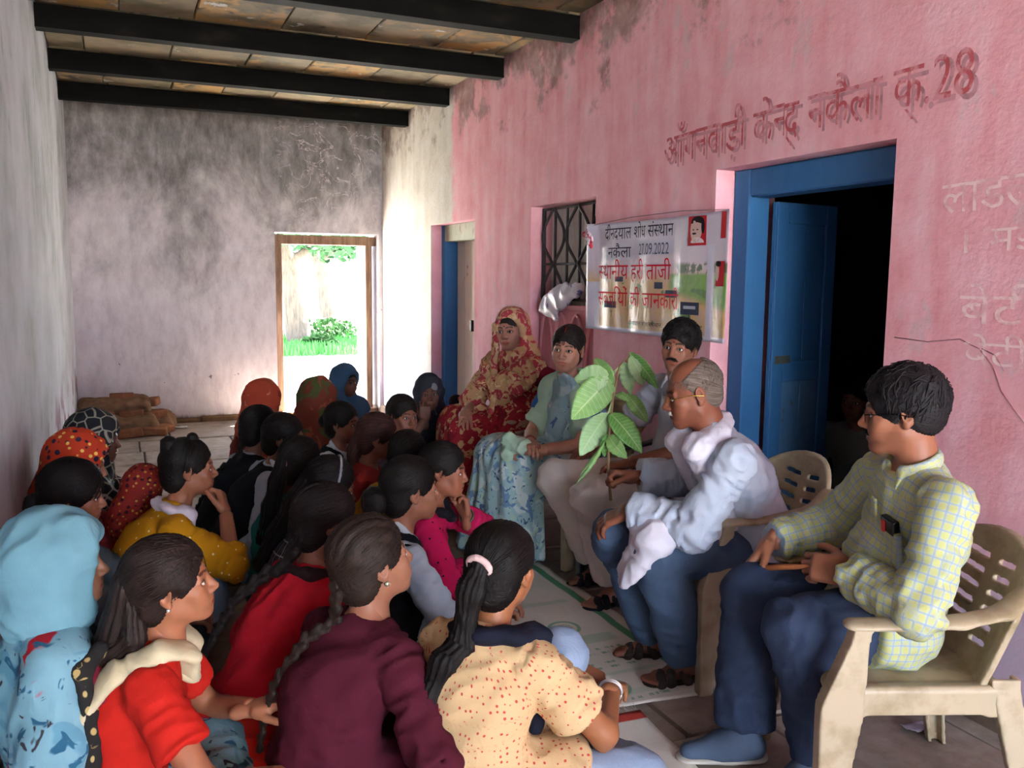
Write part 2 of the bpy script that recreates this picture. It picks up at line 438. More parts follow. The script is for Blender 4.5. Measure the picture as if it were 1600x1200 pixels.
def head_shape(kind, h):
    key = (kind, h)
    if key in HEAD: return HEAD[key]
    man = kind in ('man', 'oldman', 'boy'); f = Field(h)
    jw = 0.047 if man else 0.040; ch = -0.098 if man else -0.092
    f.ell((0, -0.014, 0.038), (0.075, 0.093, 0.084), k=0)
    f.ell((0, 0.022, -0.022), (0.062 if man else 0.060, 0.068, 0.088), k=0.03)
    for sx in (-1, 1):
        f.cap((sx*jw, 0.004, -0.055), (sx*0.018, 0.062, ch+0.006), 0.020, 0.016, k=0.03)
        f.ell((sx*0.040, 0.062, -0.022), (0.022, 0.020, 0.020), k=0.022)
        f.ell((sx*0.030, 0.068, -0.050), (0.020, 0.020, 0.022), k=0.02)
        f.cap((sx*0.010, 0.083, 0.022), (sx*0.040, 0.074, 0.022), 0.009, 0.007, k=0.014)
    f.ell((0, 0.072, ch+0.004), (0.019, 0.018, 0.016), k=0.024)
    f.ell((0, 0.076, -0.052), (0.028, 0.020, 0.022), k=0.02)
    for sx in (-1, 1): f.ell((sx*0.030, 0.097, 0.002), (0.019, 0.017, 0.012), k=0.012, op='s')
    for sx in (-1, 1):
        f.cap((sx*0.018, 0.080, 0.0095), (sx*0.044, 0.074, 0.0075), 0.0055, 0.005, k=0.008)
        f.cap((sx*0.018, 0.078, -0.0085), (sx*0.043, 0.073, -0.0075), 0.005, 0.005, k=0.010)
    nr = 0.0125 if man else 0.011
    f.cap((0, 0.083, 0.014), (0, 0.106, -0.026), 0.0065, nr, k=0.012)
    for sx in (-1, 1): f.ell((sx*0.0125, 0.097, -0.031), (0.0085, 0.011, 0.0075), k=0.008)
    for sx in (-1, 1): f.ell((sx*0.0065, 0.103, -0.039), (0.0035, 0.005, 0.004), k=0.004, op='s')
    f.cap((-0.017, 0.088, -0.0555), (0.017, 0.088, -0.0555), 0.006, k=0.008)
    f.cap((-0.010, 0.0935, -0.0545), (0.010, 0.0935, -0.0545), 0.0045, k=0.006)
    f.cap((-0.013, 0.089, -0.067), (0.013, 0.089, -0.067), 0.0075, k=0.008)
    f.cap((-0.023, 0.096, -0.0607), (0.023, 0.096, -0.0607), 0.002, k=0.004, op='s')
    for sx in (-1, 1):
        R = rotm(sx*-22, 0, 0) @ rotm(0, -10, 0)
        f.ell((sx*0.078, -0.010, 0.002), (0.009, 0.019, 0.031), R, k=0.010)
        f.ell((sx*0.086, -0.006, 0.005), (0.007, 0.011, 0.019), R, k=0.005, op='s')
        f.ell((sx*0.078, -0.004, -0.027), (0.006, 0.009, 0.010), k=0.008)
    nk = 0.054 if man else 0.045
    f.cap((0, -0.022, -0.05), (0, -0.036, -0.155), nk, nk*1.08, k=0.03)
    V, Q = f.build()
    x, y, z = V.T; m = np.ones((len(V), 3), np.float32)
    ax = np.abs(x)
    # brows, lips, eye lids, nostrils, beard shade as marks of their own colour
    bz = 0.0245+0.004*np.sin(np.clip((ax-0.010)/0.040, 0, 1)*np.pi)-0.10*np.clip(ax-0.036, 0, 1)
    w = 0.0042 if man else 0.003
    brow = (y > 0.05) & (np.abs(z-bz) < w) & (ax > 0.010) & (ax < 0.047); m[brow] = (0.16, 0.13, 0.12)
    lip = (y > 0.075) & (ax < 0.025) & (z < -0.0505+0.0) & (z > -0.0735) & (((ax/0.025)**2+((z+0.0615)/0.0115)**2) < 1)
    m[lip] = (0.92, 0.62, 0.60) if not man else (0.78, 0.60, 0.58)
    lid = (y > 0.06) & (((ax-0.031)/0.020)**2+((z-0.001)/0.0115)**2 < 1); m[lid] *= (0.72, 0.66, 0.64)
    m[(y > 0.06) & (((ax-0.031)/0.0165)**2+((z-0.001)/0.0068)**2 < 1)] *= (0.35, 0.32, 0.32)
    if man:
        b = (z < -0.045) & (y > 0.0) & (z > -0.12) & ~lip; m[b] *= (0.86, 0.86, 0.88)
    parts = [(V, Q, {'m': m})]
    for sx in (-1, 1):
        P, q, U = sphere_np((sx*0.031, 0.0745, 0.001), 0.0128, 10)
        c = np.tile(np.array([[1.0, 1, 1]], np.float32), (len(P), 1)); 
        ux, uy, uz = U.T; open_ = (np.abs(uz-0.05) < 0.48*(1-(ux*0.95)**2)) & (uy > 0.2)
        c[~open_] = (0.80, 0.74, 0.72)
        c[open_] = (-1, -1, -1)      # white of the eye
        c[open_ & (ux**2+(uz-0.05)**2 < 0.50**2)] = (-2, -2, -2)   # iris
        c[(uy > 0) & (uz-0.05 > 0.44*(1-(ux*0.95)**2)) & (uz-0.05 < 0.66*(1-(ux*0.9)**2))] = (0.12, 0.10, 0.10)
        parts.append((P, q, {'m': c}))
    HEAD[key] = join_np(parts); return HEAD[key]
def hair_field(h, style, vol=0.012):
    """hair in the head frame; style: back / short / receding"""
    f = Field(h); v = vol
    f.ell((0, -0.016, 0.040), (0.076+v, 0.094+v, 0.084+v), k=0)
    if style in ('back', 'loose', 'parted'):
        f.ell((0, -0.054, -0.024), (0.066+v*0.6, 0.054+v, 0.080), k=0.03)
        f.ell((0, 0.135, -0.036), (0.080, 0.090, 0.108), k=0.006, op='s'); f.cap((0, 0.13, 0.055), (0, 0.10, 0.080), 0.020, 0.006, k=0.012, op='s')
        for sx in (-1, 1): f.ell((sx*0.095, 0.012, -0.022), (0.030, 0.032, 0.040), k=0.010, op='s')
        f.cap((0, 0.03, -0.10), (0, 0.07, -0.12), 0.07, k=0.01, op='s')
    else:
        f.ell((0, -0.055, -0.010), (0.064+v*0.4, 0.044+v*0.7, 0.062), k=0.02)
        f.ell((0, 0.135, -0.034), (0.082, 0.084, 0.104), k=0.010, op='s')
        if style == 'short':
            for sx in (-1, 1): f.ell((sx*0.052, 0.078, 0.082), (0.020, 0.030, 0.020), k=0.015, op='s')
        if style == 'receding': f.ell((0, 0.075, 0.11), (0.066, 0.125, 0.075), k=0.02, op='s')
        for sx in (-1, 1): f.ell((sx*0.095, 0.004, -0.024), (0.030, 0.032, 0.040), k=0.008, op='s')
    return f
def strands(A, B, v, rad=0.0016, nseg=10, lift=0.0015, seed=0, sag=0.0):
    """fine locks laid over the skull ellipsoid from directions A to B (head frame)"""
    rs = np.random.RandomState(seed); C = np.array([0, -0.016, 0.040]); R = np.array([0.076+v, 0.094+v, 0.084+v])
    a = (A-C)/R; b = (B-C)/R; la = np.linalg.norm(a, axis=1); lb = np.linalg.norm(b, axis=1); a /= la[:, None]; b /= lb[:, None]
    om = np.arccos(np.clip((a*b).sum(1), -0.999, 0.999)); N = len(A); P = np.zeros((N, nseg, 3)); ph = rs.rand(N)*6.28; am = rs.uniform(0, 0.03, N)
    for i in range(nseg):
        t = i/(nseg-1); q = (np.sin((1-t)*om)/np.sin(om))[:, None]*a+(np.sin(t*om)/np.sin(om))[:, None]*b
        rr = 1+lift/0.09*(0.4+1.2*rs.rand(N)*0+0.9*np.sin(ph+t*5)*0.5)
        P[:, i] = C+q*R*rr[:, None]*(1+(lb-1)*t**3*0.0)[:, None]
        P[:, i, 0] += am*0.12*np.sin(ph+t*4)
    T = np.gradient(P, axis=1); T /= np.linalg.norm(T, axis=2)[:, :, None]+1e-9; Nn = (P-C); Nn /= np.linalg.norm(Nn, axis=2)[:, :, None]; S = np.cross(T, Nn)
    w = rad*(1-0.75*np.abs(np.linspace(-1, 1, nseg))**3)[None, :, None]*rs.uniform(0.7, 1.4, (N, 1, 1))
    ring = np.stack([P+S*w*1.3, P+Nn*w, P-S*w*1.3, P-Nn*w], 2).reshape(-1, 3); Q = []
    idx = np.arange(N*nseg*4).reshape(N, nseg, 4)
    for j in range(4): Q.append(np.stack([idx[:, :-1, j], idx[:, 1:, j], idx[:, 1:, (j+1) % 4], idx[:, :-1, (j+1) % 4]], -1).reshape(-1, 4))
    fl = np.repeat(np.stack([rs.rand(N)*60, rs.rand(N)*9, np.zeros(N)], 1), nseg*4, 0)+np.tile(np.repeat(np.linspace(0, 1, nseg), 4), N)[:, None]*np.array([0, 1.5, 0])
    return ring.astype(np.float32), np.vstack(Q)[:, ::-1].astype(np.int32), {'flow': fl.astype(np.float32)}
def combed(v, target, n=170, seed=0, part=False):
    rs = np.random.RandomState(seed); u = rs.uniform(-1, 1, n); s_ = np.sin(u*1.62); A = np.stack([0.088*s_, 0.078*np.cos(u*1.62)+0.01, 0.092-0.085*np.abs(u)**2.2], 1)
    A[:, 1] -= rs.rand(n)**2*0.05; A[:, 2] += rs.rand(n)*0.015
    low = rs.rand(n) < 0.22; A[low] = np.stack([np.sign(u[low])*0.080, -0.03-0.03*rs.rand(low.sum()), -0.04-0.05*rs.rand(low.sum())], 1)
    if part: A[~low, 0] = np.where(np.abs(A[~low, 0]) < 0.05, A[~low, 0]*0.2, A[~low, 0])
    B = np.array(target)[None]+rs.normal(size=(n, 3))*0.010; return strands(A, B, v, seed=seed)
def cropped(v, n=420, seed=0, rec=False):
    rs = np.random.RandomState(seed); D = rs.normal(size=(n*3, 3)); D /= np.linalg.norm(D, axis=1)[:, None]; C = np.array([0, -0.016, 0.04]); P = C+D*np.array([0.076+v, 0.094+v, 0.084+v])
    ok = (P[:, 2] > 0.005+0.9*np.maximum(P[:, 1]-0.02, 0)) | ((P[:, 1] < -0.045) & (P[:, 2] > -0.055))
    if rec: ok &= ~((P[:, 2] > 0.07) & (P[:, 1] > -0.05))
    P = P[ok][:n]; d = np.stack([0.5*P[:, 0]/0.08+0.25, 0.35+0*P[:, 0], -0.8*np.abs(P[:, 0])/0.08-0.3*(P[:, 1] < -0.04)], 1)+rs.normal(size=P.shape)*0.35
    B = P+d*0.030; return strands(P, B, v, rad=0.0015 if not rec else 0.0008, nseg=5, lift=0.0035 if not rec else 0.001, seed=seed)
def flow_cranium(V, axis=(0, -0.75, -0.35)):
    a = unit(axis); u = unit(np.cross(a, vec(1, 0, 0))); w = np.cross(a, u); q = V-vec(0, -0.01, 0.03)
    an = np.arctan2(q@w, q@u); t = q@a
    return np.stack([an*16, t*9, np.zeros(len(V))], 1).astype(np.float32)

# ---------------------------------------------------------------- hands and feet
HANDC = {}
def hand_shape(h, curl=0.35, spread=0.1, thumb=0.0, big=1.0):
    """right hand: wrist at origin, fingers +Y, back of hand +Z, thumb towards -X"""
    key = (h, curl, spread, thumb)
    if key in HANDC: return HANDC[key]
    f = Field(h)
    f.cap((0, -0.05, 0), (0, 0.012, 0), 0.026, 0.025, k=0, flat=((0, 0, 1), 0.8))
    f.box((0, 0.050, 0), (0.040, 0.046, 0.013), r=0.012, k=0.022)
    f.ell((-0.024, 0.030, -0.008), (0.018, 0.030, 0.015), k=0.015)
    for i, (bx, ln, by) in enumerate(((-0.029, 0.068, 0.088), (-0.0095, 0.076, 0.092), (0.010, 0.071, 0.089), (0.029, 0.056, 0.082))):
        p = vec(bx, by, 0.0); an = 0.0; sp = (i-1.5)*spread; r = 0.0092-0.0008*(i == 3)
        for j, fr in enumerate((0.46, 0.30, 0.26)):
            an += curl*(0.9 if j == 0 else 1.2)*(1+0.12*(i-1))
            d = vec(math.sin(sp)*math.cos(an), math.cos(sp)*math.cos(an), -math.sin(an)); q = p+d*ln*fr
            f.cap(p, q, r, r*0.92, k=0.006 if j == 0 else 0.003); p = q; r *= 0.93
    t0 = vec(-0.028, 0.018, -0.006); a = 0.75-thumb*0.5
    t1 = t0+vec(-math.sin(a)*0.036, math.cos(a)*0.036, -0.010-0.012*thumb); t2 = t1+vec(-math.sin(a*0.6)*0.030, math.cos(a*0.6)*0.030, -0.008-0.012*thumb)
    t3 = t2+vec(-math.sin(a*0.2)*0.024, math.cos(a*0.2)*0.024, -0.008-0.01*thumb)
    f.cap(t0, t1, 0.0135, 0.012, k=0.012); f.cap(t1, t2, 0.0115, 0.0105, k=0.004); f.cap(t2, t3, 0.0105, 0.009, k=0.003)
    HANDC[key] = f.build(); return HANDC[key]
FOOTC = {}
def foot_shape(h):
    """right foot: ankle at origin height .075, toes +Y"""
    if h in FOOTC: return FOOTC[h]
    f = Field(h)
    f.cap((0, 0, 0.06), (0, 0.0, -0.01), 0.036, 0.034, k=0)
    f.cap((0, -0.03, -0.035), (0, 0.04, -0.035), 0.033, 0.032, k=0.03)
    f.cap((0, 0.03, -0.03), (-0.004, 0.12, -0.052), 0.034, 0.022, k=0.03, flat=((0, 0, 1), 0.8))
    f.cap((-0.022, 0.125, -0.056), (0.026, 0.112, -0.058), 0.018, 0.014, k=0.015)
    for i, (x, y, r) in enumerate(((-0.024, 0.172, 0.013), (-0.006, 0.172, 0.0095), (0.009, 0.166, 0.009), (0.022, 0.157, 0.0085), (0.034, 0.146, 0.008))):
        f.cap((x*0.9, 0.12, -0.058), (x, y, -0.062), r*0.95, r, k=0.008)
    FOOTC[h] = f.build(); return FOOTC[h]

# ---------------------------------------------------------------- the person
def basis(y, zhint):
    y = unit(y); z = np.asarray(zhint, np.float32); z = unit(z-y*z.dot(y)); x = np.cross(y, z)
    return np.stack([x, y, z], 1)
class Person:
    def __init__(P, label, head, face, look=(0, 0, 0), s=0.95, kind='girl', skin='#8a5a44', fwd=0.12, side=0.0, seat=None,
                 legs='cross', L=None, Rr=None, pz=None, res=1.0, build=1.0, group=None, knees=None, feet=None):
        P.s = s; P.kind = kind; P.res = res; P.man = kind in ('man', 'oldman'); P.skin = np.array(lin(skin)[:3], np.float32)
        fa = math.radians(face); rz = fa-math.pi/2; c, sn = math.cos(rz), math.sin(rz)
        off = (side*s, fwd*s); wx = head[0]-(c*off[0]-sn*off[1]); wy = head[1]-(sn*off[0]+c*off[1])
        P.root = empty('person', (wx, wy, 0), rz, s); tag(P.root, label, 'person', group)
        P.rz = rz; P.wxy = (wx, wy)
        pz = (0.105 if seat is None else seat/s+0.085) if pz is None else pz
        knees = {k_: (P.W(v[1:]) if v[0] == 'w' else v) for k_, v in knees.items()} if knees else None
        feet = {k_: (P.W(v[1:]) if v[0] == 'w' else v) for k_, v in feet.items()} if feet else None
        P.H = vec(side, fwd, head[2]/s); P.HR = rotm(*look)
        P.nb = P.H - P.HR @ vec(0, -0.0, 0) + rotm(look[0]*0.4, look[1]*0.5, look[2]*0.5) @ vec(0, -0.036, -0.165)
        P.p0 = vec(0, 0, pz); d = P.nb-P.p0
        sl = max(0.0, 0.50-np.linalg.norm(d))
        P.b = build
        P.ch = P.p0+d*0.64+vec(0, -0.030-sl*0.35, 0); P.wa = P.p0+d*0.30+vec(0, -0.022-sl*0.3, 0)
        sw = (0.190 if P.man else 0.148)*(0.9+0.1*build); up = unit(P.nb-P.ch); P.front = unit(np.cross(up, vec(-1, 0, 0))) if True else None
        if P.front[1] < 0: P.front = -P.front
        P.up = up
        P.sh = {k: P.nb-up*0.058+vec(sx*sw, 0, 0)+P.front*0.012 for k, sx in (('L', -1), ('R', 1))}
        P.hip = {k: P.p0+vec(sx*0.09, 0.01, -0.005) for k, sx in (('L', -1), ('R', 1))}
        a = 1.05 if P.man else 1.0
        P.L1, P.L2 = 0.272*a, 0.245*a
        P.el, P.wr, P.hand = {}, {}, {}
        P.thigh, P.shin = 0.41*a, 0.40*a
        if legs == 'cross': K = {'L': (-0.31, 0.27, 0.12), 'R': (0.31, 0.27, 0.12)}; A = {'L': (0.07, 0.30, 0.075), 'R': (-0.08, 0.36, 0.075)}
        elif legs == 'knees': K = {'L': (-0.13, 0.32, 0.37), 'R': (0.13, 0.32, 0.37)}; A = {'L': (-0.11, 0.40, 0.08), 'R': (0.10, 0.40, 0.08)}
        elif legs == 'mixed': K = {'L': (-0.14, 0.34, 0.36), 'R': (0.32, 0.26, 0.12)}; A = {'L': (-0.12, 0.38, 0.08), 'R': (-0.06, 0.24, 0.07)}
        elif legs == 'mixedR': K = {'L': (-0.32, 0.26, 0.12), 'R': (0.14, 0.34, 0.36)}; A = {'L': (0.06, 0.24, 0.07), 'R': (0.12, 0.38, 0.08)}
        else: K = {'L': (-0.12, 0.41, pz-0.01), 'R': (0.12, 0.41, pz-0.01)}; A = {'L': (-0.13, 0.44, 0.085), 'R': (0.13, 0.44, 0.085)}
        if knees: K = knees
        if feet: A = feet
        P.kn = {k: vec(*v) for k, v in K.items()}; P.an = {k: vec(*v) for k, v in A.items()}
        defL = ((-0.10, 0.33, 0.22 if seat is None else pz+0.10), (-1, -0.6, -0.5)); defR = ((0.10, 0.33, 0.22 if seat is None else pz+0.10), (1, -0.6, -0.5))
        for k, arm, df in (('L', L, defL), ('R', Rr, defR)):
            arm = arm or {}; t = vec(*(P.W(arm['w']) if 'w' in arm else arm.get('to', df[0]))); pole = unit(arm.get('pole', df[1]))
            S = P.sh[k]; dd = t-S; dist = np.linalg.norm(dd); mx = (P.L1+P.L2)*0.985
            if dist > mx: t = S+dd/dist*mx; dd = t-S; dist = mx
            ca = (P.L1**2+dist**2-P.L2**2)/(2*P.L1*dist); ca = max(-1, min(1, ca)); u = dd/dist
            w = unit(pole-u*pole.dot(u)); P.el[k] = S+u*P.L1*ca+w*P.L1*math.sqrt(1-ca*ca); P.wr[k] = t
            fd = arm.get('fing'); fd = unit(fd) if fd is not None else unit(t-P.el[k])
            P.hand[k] = (fd, arm.get('back', (0, 0, 1)), arm.get('curl', 0.35), arm.get('thumb', 0.2), arm.get('spread', 0.08))
        P.bare = {'L': 1, 'R': 1}
    # --- limbs shared by body and clothes
    def torso(P, f, o=0.0, k=0.04, tag=0, low=True):
        b = P.b; fr = P.front; m = 1.08 if P.man else 1.0
        if low: f.ell(P.p0+vec(0, -0.005, 0.01), (0.150*b+o, 0.118*b+o, 0.105+o), k=k, tag=tag)
        f.cap(P.p0+vec(0, 0, 0.02), P.wa, 0.128*b+o, 0.116*b*m+o, k=k, flat=(fr, 0.80), tag=tag)
        f.cap(P.wa, P.ch, 0.118*b*m+o, 0.132*m+o, k=k, flat=(fr, 0.76), tag=tag)
        f.cap(P.ch, P.nb-P.up*0.075, 0.132*m+o, 0.095*m+o, k=k, flat=(fr, 0.72), tag=tag)
        for q in 'LR':
            f.cap(P.nb-P.up*0.035, P.sh[q], 0.050+o*0.8, 0.040*m+o*0.7, k=k, tag=tag)
            if not P.man: f.ell(P.ch+fr*0.085+vec(-0.062 if q == 'L' else 0.062, 0, 0.03), (0.050+o*0.6,)*3, k=0.04, tag=tag)
        if P.man and P.kind != 'thin': f.ell(P.wa+fr*0.055, (0.115*b+o, 0.075*b+o, 0.11+o), k=0.05, tag=tag)
    def arm(P, f, q, o=0.0, upto=2.0, k=0.02, tag=0, loose=0.0):
        m = 1.12 if P.man else 1.0; S, E, W = P.sh[q], P.el[q], P.wr[q]
        if upto <= 1:
            e = S+(E-S)*upto; f.cap(S, e+(E-S)*0.1, 0.044*m+o*0.8, 0.044*m+o+loose, k=0.035, cut=[(e, E-S)], tag=tag+1)
        else:
            t = min(upto-1, 1); e = E+(W-E)*t
            f.cap(S, E, 0.044*m+o*0.8, 0.038*m+o+loose*0.5, k=0.03, tag=tag+1)
            f.cap(E, e+(W-E)*0.08, 0.038*m+o+loose*0.5, (0.038-0.011*t)*m+o+loose, k=0.02, cut=[(e, W-E)], tag=tag+2)
    def leg(P, f, q, o=0.0, upto=2.0, k=0.03, tag=0, loose=0.0):
        m = 1.06 if P.man else 1.0; S, E, W = P.hip[q], P.kn[q], P.an[q]
        if upto <= 1:
            e = S+(E-S)*upto; f.cap(S, e+(E-S)*0.1, 0.088*m+o, 0.070*m+o+loose, k=0.05, cut=[(e, E-S)], tag=tag)
        else:
            e = E+(W-E)*(upto-1)
            f.cap(S, E, 0.088*m+o, 0.060*m+o, k=0.05, tag=tag)
            f.cap(E, e+(W-E)*0.1, 0.056*m+o, 0.040*m+o+loose, k=k, cut=[(e, W-E)], tag=tag)
    def srf(P, t, dx=0.0, off=0.012, sg=-1):
        """point on the clothed back (sg -1) or front (sg 1); t 0 at the neck base, 1 at the seat"""
        k = [0, 0.36, 0.70, 1.0]; pts = [P.nb, P.ch, P.wa, P.p0]; th = [0.062, 0.112, 0.108, 0.125] if sg < 0 else [0.062, 0.125 if not P.man else 0.118, 0.118 if not P.man else 0.145, 0.13]
        c = np.array([np.interp(t, k, [q[i] for q in pts]) for i in range(3)]); h = np.interp(t, k, th)
        return (c+P.front*sg*(h+off-1.6*dx*dx)+vec(dx, 0, 0)).astype(np.float32)
    def body(P):
        r = P.res; parts = []
        hh = 0.0032*r if r < 1.9 else 0.0055
        V, Q, A = head_shape(P.kind if P.man else 'girl', round(hh, 4)); m = A['m']
        c = m*P.skin[None]; c[m[:, 0] == -1] = (0.62, 0.60, 0.57); c[m[:, 0] == -2] = (0.012, 0.008, 0.006)
        parts.append(((P.HR @ V.T).T+P.H, Q, {'Col': c}))
        f = Field(0.011 if r < 1.5 else 0.016)
        P.torso(f); f.cap(P.nb-P.up*0.05, P.H+P.HR@vec(0, -0.028, -0.08), 0.058 if P.man else 0.047, 0.050 if P.man else 0.041, k=0.03)
        for q in 'LR':
            P.arm(f, q); P.leg(f, q)
        V, Q = f.build(); parts.append((V, Q, {'Col': np.tile(P.skin, (len(V), 1))}))
        for q in 'LR':
            fd, bk, cu, th, sp = P.hand[q]
            V, Q = hand_shape(0.0035 if r < 1.2 else 0.005, cu, sp, th); V = V.copy()
            if q == 'L': V[:, 0] *= -1; Q = Q[:, ::-1]
            sc = 1.10 if P.man else 0.98
            B = basis(fd, bk); cc = np.tile(P.skin*0.98, (len(V), 1)).astype(np.float32)
            parts.append((((B @ (V*sc).T).T+P.wr[q]).astype(np.float32), Q, {'Col': cc}))
            if getattr(P, 'showfeet', False):
                V, Q = foot_shape(0.006); V = V.copy()
                if q == 'L': V[:, 0] *= -1; Q = Q[:, ::-1]
                a = P.an[q]; fy = getattr(P, 'footdir', {}).get(q, (0, 1, 0)); B = basis(fy, (0, 0, 1))
                parts.append((((B @ V.T).T+vec(a[0], a[1], 0.083)).astype(np.float32), Q, {'Col': np.tile(P.skin*0.85, (len(V), 1)).astype(np.float32)}))
        V, Q, A = join_np(parts)
        A = {'Col': np.hstack([A['Col'], np.ones((len(V), 1))])}
        P.add('body', V, Q, m_skin(), A)
        return P
    def add(P, name, V, Q, mat, attrs=None, label=None, parent=None):
        me = mesh_np(name, V, Q, mat, True, attrs); o = link(name, me, None, parent or P.root)
        if label: o['label'] = label
        return o
    def garment(P, name, f, mat, amp=0.006, sc=14, pleat=0, label=None, seed=None, parent=None, fold_dir=None):
        V, Q = f.build(); V = relax(V, Q, 1, 0.4); tg, uv = f.own(V); N = vnormals(V, Q); seed = P.wxy[0]*7+P.wxy[1] if seed is None else seed
        limb = tg > 0
        amp = amp*1.5; W = V*sc*np.array([1, 1, 0.55], np.float32)
        w = vnoise(V*5, seed)[:, None]*1.2
        n = ridge(W+w, seed)*0.75+ridge(V*sc*np.array([1.2, 1.2, 2.4], np.float32)+w, seed+3)*0.4
        U = np.stack([uv[:, 0]*8, uv[:, 1]*34, uv[:, 2]*0.9], 1)+w; n = np.where(limb, ridge(U, seed+5)*0.9, n)
        V = V+N*(amp*n)[:, None]
        if pleat: 
            an = np.arctan2(V[:, 1]-0.15, V[:, 0]); V = V+N*(pleat*np.sin(an*24+vnoise(V*4, seed)*4))[:, None]
        return P.add(name, V, Q, mat, {'suv': np.stack([uv[:, 0], uv[:, 1], uv[:, 2]], 1)}, label, parent)
    def top(P, mat, sleeve=0.55, o=0.014, skirt=0.75, name='kurta', amp=0.005, loose=0.012, label=None, scoop=0.0, sleeve_r=None):
        f = Field(0.0085 if P.res < 1.5 else 0.013); P.torso(f, o)
        for q in 'LR':
            sl = sleeve[q] if isinstance(sleeve, dict) else sleeve
            if sl > 0: P.arm(f, q, o, sl, tag=0, loose=loose)
            if skirt > 0: P.leg(f, q, o+0.02, skirt, tag=0, loose=0.01)
        if skirt > 0:
            m = (P.kn['L']+P.kn['R'])/2*skirt*0.7+P.p0*(1-skirt*0.7); f.ell((m+vec(0, 0, -0.03)), (0.14, 0.16, 0.06), k=0.08)
        f.cap(P.nb+P.up*0.01, P.H+vec(0, 0, 0), 0.062 if P.man else 0.056, k=0.015, op='s')
        if scoop: f.ell(P.nb+P.front*0.07+P.up*0.0, (0.065, 0.06, scoop), k=0.02, op='s')
        return P.garment(name, f, mat, amp, label=label)
    def trousers(P, mat, o=0.014, upto=1.94, name='trousers', amp=0.006, loose=0.012, label=None):
        f = Field(0.009 if P.res < 1.5 else 0.014)
        f.ell(P.p0+vec(0, -0.005, 0.0), (0.155+o*.5, 0.125+o*.5, 0.10+o*.5), k=0.02)
        for q in 'LR': P.leg(f, q, o, upto, tag=0, loose=loose)
        return P.garment(name, f, mat, amp, 11, label=label)
    def hair(P, style='back', vol=0.012, mat=None, parts=(), label=None, ridges=False):
        """parts: list of ('bun', c, r) | ('tail', pts, r0, r1) | ('braid', pts, r) in the head frame (tail pts may be body frame with 'B')"""
        r = P.res; mat = mat or m_hair(); out = []
        f = hair_field(0.0042 if r < 1.5 else 0.006, style, vol)
        V, Q = f.build(); N = vnormals(V, Q); fl = flow_cranium(V); a = fl[:, 0]
        if ridges: V = V+N*(0.0045*np.abs(np.sin(V[:, 0]*120))*np.clip((V[:, 2]-0.03)/0.04, 0, 1))[:, None]
        V = V+N*(0.0035*vnoise(V*26, 3)+0.0011*np.sin(a*5+vnoise(V*30)*2)+0.0009*np.sin(a*9))[:, None]
        out.append(((P.HR @ V.T).T+P.H, Q, {'flow': fl}))
        if r < 1.5:
            tg = (0, -0.115, 0.0)
            for p in parts:
                if p[0] == 'bun': tg = p[1]
            sd = int(abs(P.wxy[0]*997+P.wxy[1]*131)) % 9999
            sv, sq, sa = combed(vol, tg, 190, sd, style == 'parted') if style in ('back', 'loose', 'parted') else cropped(vol, 520, sd, style == 'receding')
            out.append(((P.HR @ sv.T).T+P.H, sq, sa))
        for p in parts:
            if p[0] == 'bun':
                f = Field(0.005); c = vec(*p[1]); rr = p[2]
                f.ell(c, (rr*1.0, rr*0.8, rr*1.0), k=0)
                for i in range(9):
                    t = i/9*6.28; u = t+1.2; f.cap(c+vec(math.cos(t)*rr*.75, -rr*.2, math.sin(t)*rr*.75), c+vec(math.cos(u)*rr*.5, -rr*.55, math.sin(u)*rr*.5), rr*.30, k=0.006)
                V, Q = f.build(); out.append(((P.HR @ V.T).T+P.H, Q, {'flow': (V*vec(180, 30, 180)).astype(np.float32)}))
            elif p[0] in ('tail', 'tailB'):
                pts = [vec(*q) for q in p[1]]; f = Field(0.0055); n = len(pts)
                if p[0] == 'tail': pts = [P.HR@q+P.H for q in pts]
                for i in range(n-1):
                    ra = p[2]+(p[3]-p[2])*i/(n-1); rb = p[2]+(p[3]-p[2])*(i+1)/(n-1)
                    f.cap(pts[i], pts[i+1], ra, rb, k=0.03, flat=((0, 1, 0), 0.75))
                V, Q = f.build(); _, uv = f.own(V); N = vnormals(V, Q)
                V = V+N*(0.0035*np.sin(uv[:, 2]*11+vnoise(V*14)*2.5)+0.002*np.sin(uv[:, 2]*23))[:, None]
                out.append((V, Q, {'flow': np.stack([uv[:, 2]*7, uv[:, 1]*6, uv[:, 0]*0], 1).astype(np.float32)}))
            elif p[0] in ('braid', 'braidB'):
                pts = np.array(p[1], np.float32)
                if p[0] == 'braid': pts = (P.HR@pts.T).T+P.H
                seg = np.linalg.norm(np.diff(pts, axis=0), axis=1); cum = np.concatenate([[0], np.cumsum(seg)]); L = cum[-1]; rr = p[2]; st = rr*0.95
                nn = int(L/st); f = Field(0.0045)
                cen = np.stack([np.interp(np.arange(nn+1)*st, cum, pts[:, i]) for i in range(3)], 1)
                for i in range(nn):
                    tp = 1-0.45*i/nn; T = unit(cen[min(i+1, nn)]-cen[max(i-1, 0)]); X = unit(np.cross(T, vec(0, 1, 0)) if abs(T[1]) < 0.85 else np.cross(T, vec(1, 0, 0))); Y = np.cross(T, X)
                    sd = 1 if i % 2 else -1
                    f.cap(cen[i]+X*sd*rr*0.62*tp+Y*0.15*rr-T*rr*.7, cen[i]-X*sd*rr*0.05*tp+T*rr*0.8, rr*0.66*tp, rr*0.58*tp, k=0.003)
                if len(p) > 3: f.cap(cen[nn], cen[nn]+unit(cen[nn]-cen[nn-1])*0.07, rr*0.5, rr*0.2, k=0.01)
                V, Q = f.build(); out.append((V, Q, {'flow': (V*vec(260, 120, 60)).astype(np.float32)}))
        V, Q, A = join_np(out)
        return P.add('hair', V, Q, mat, A, label)
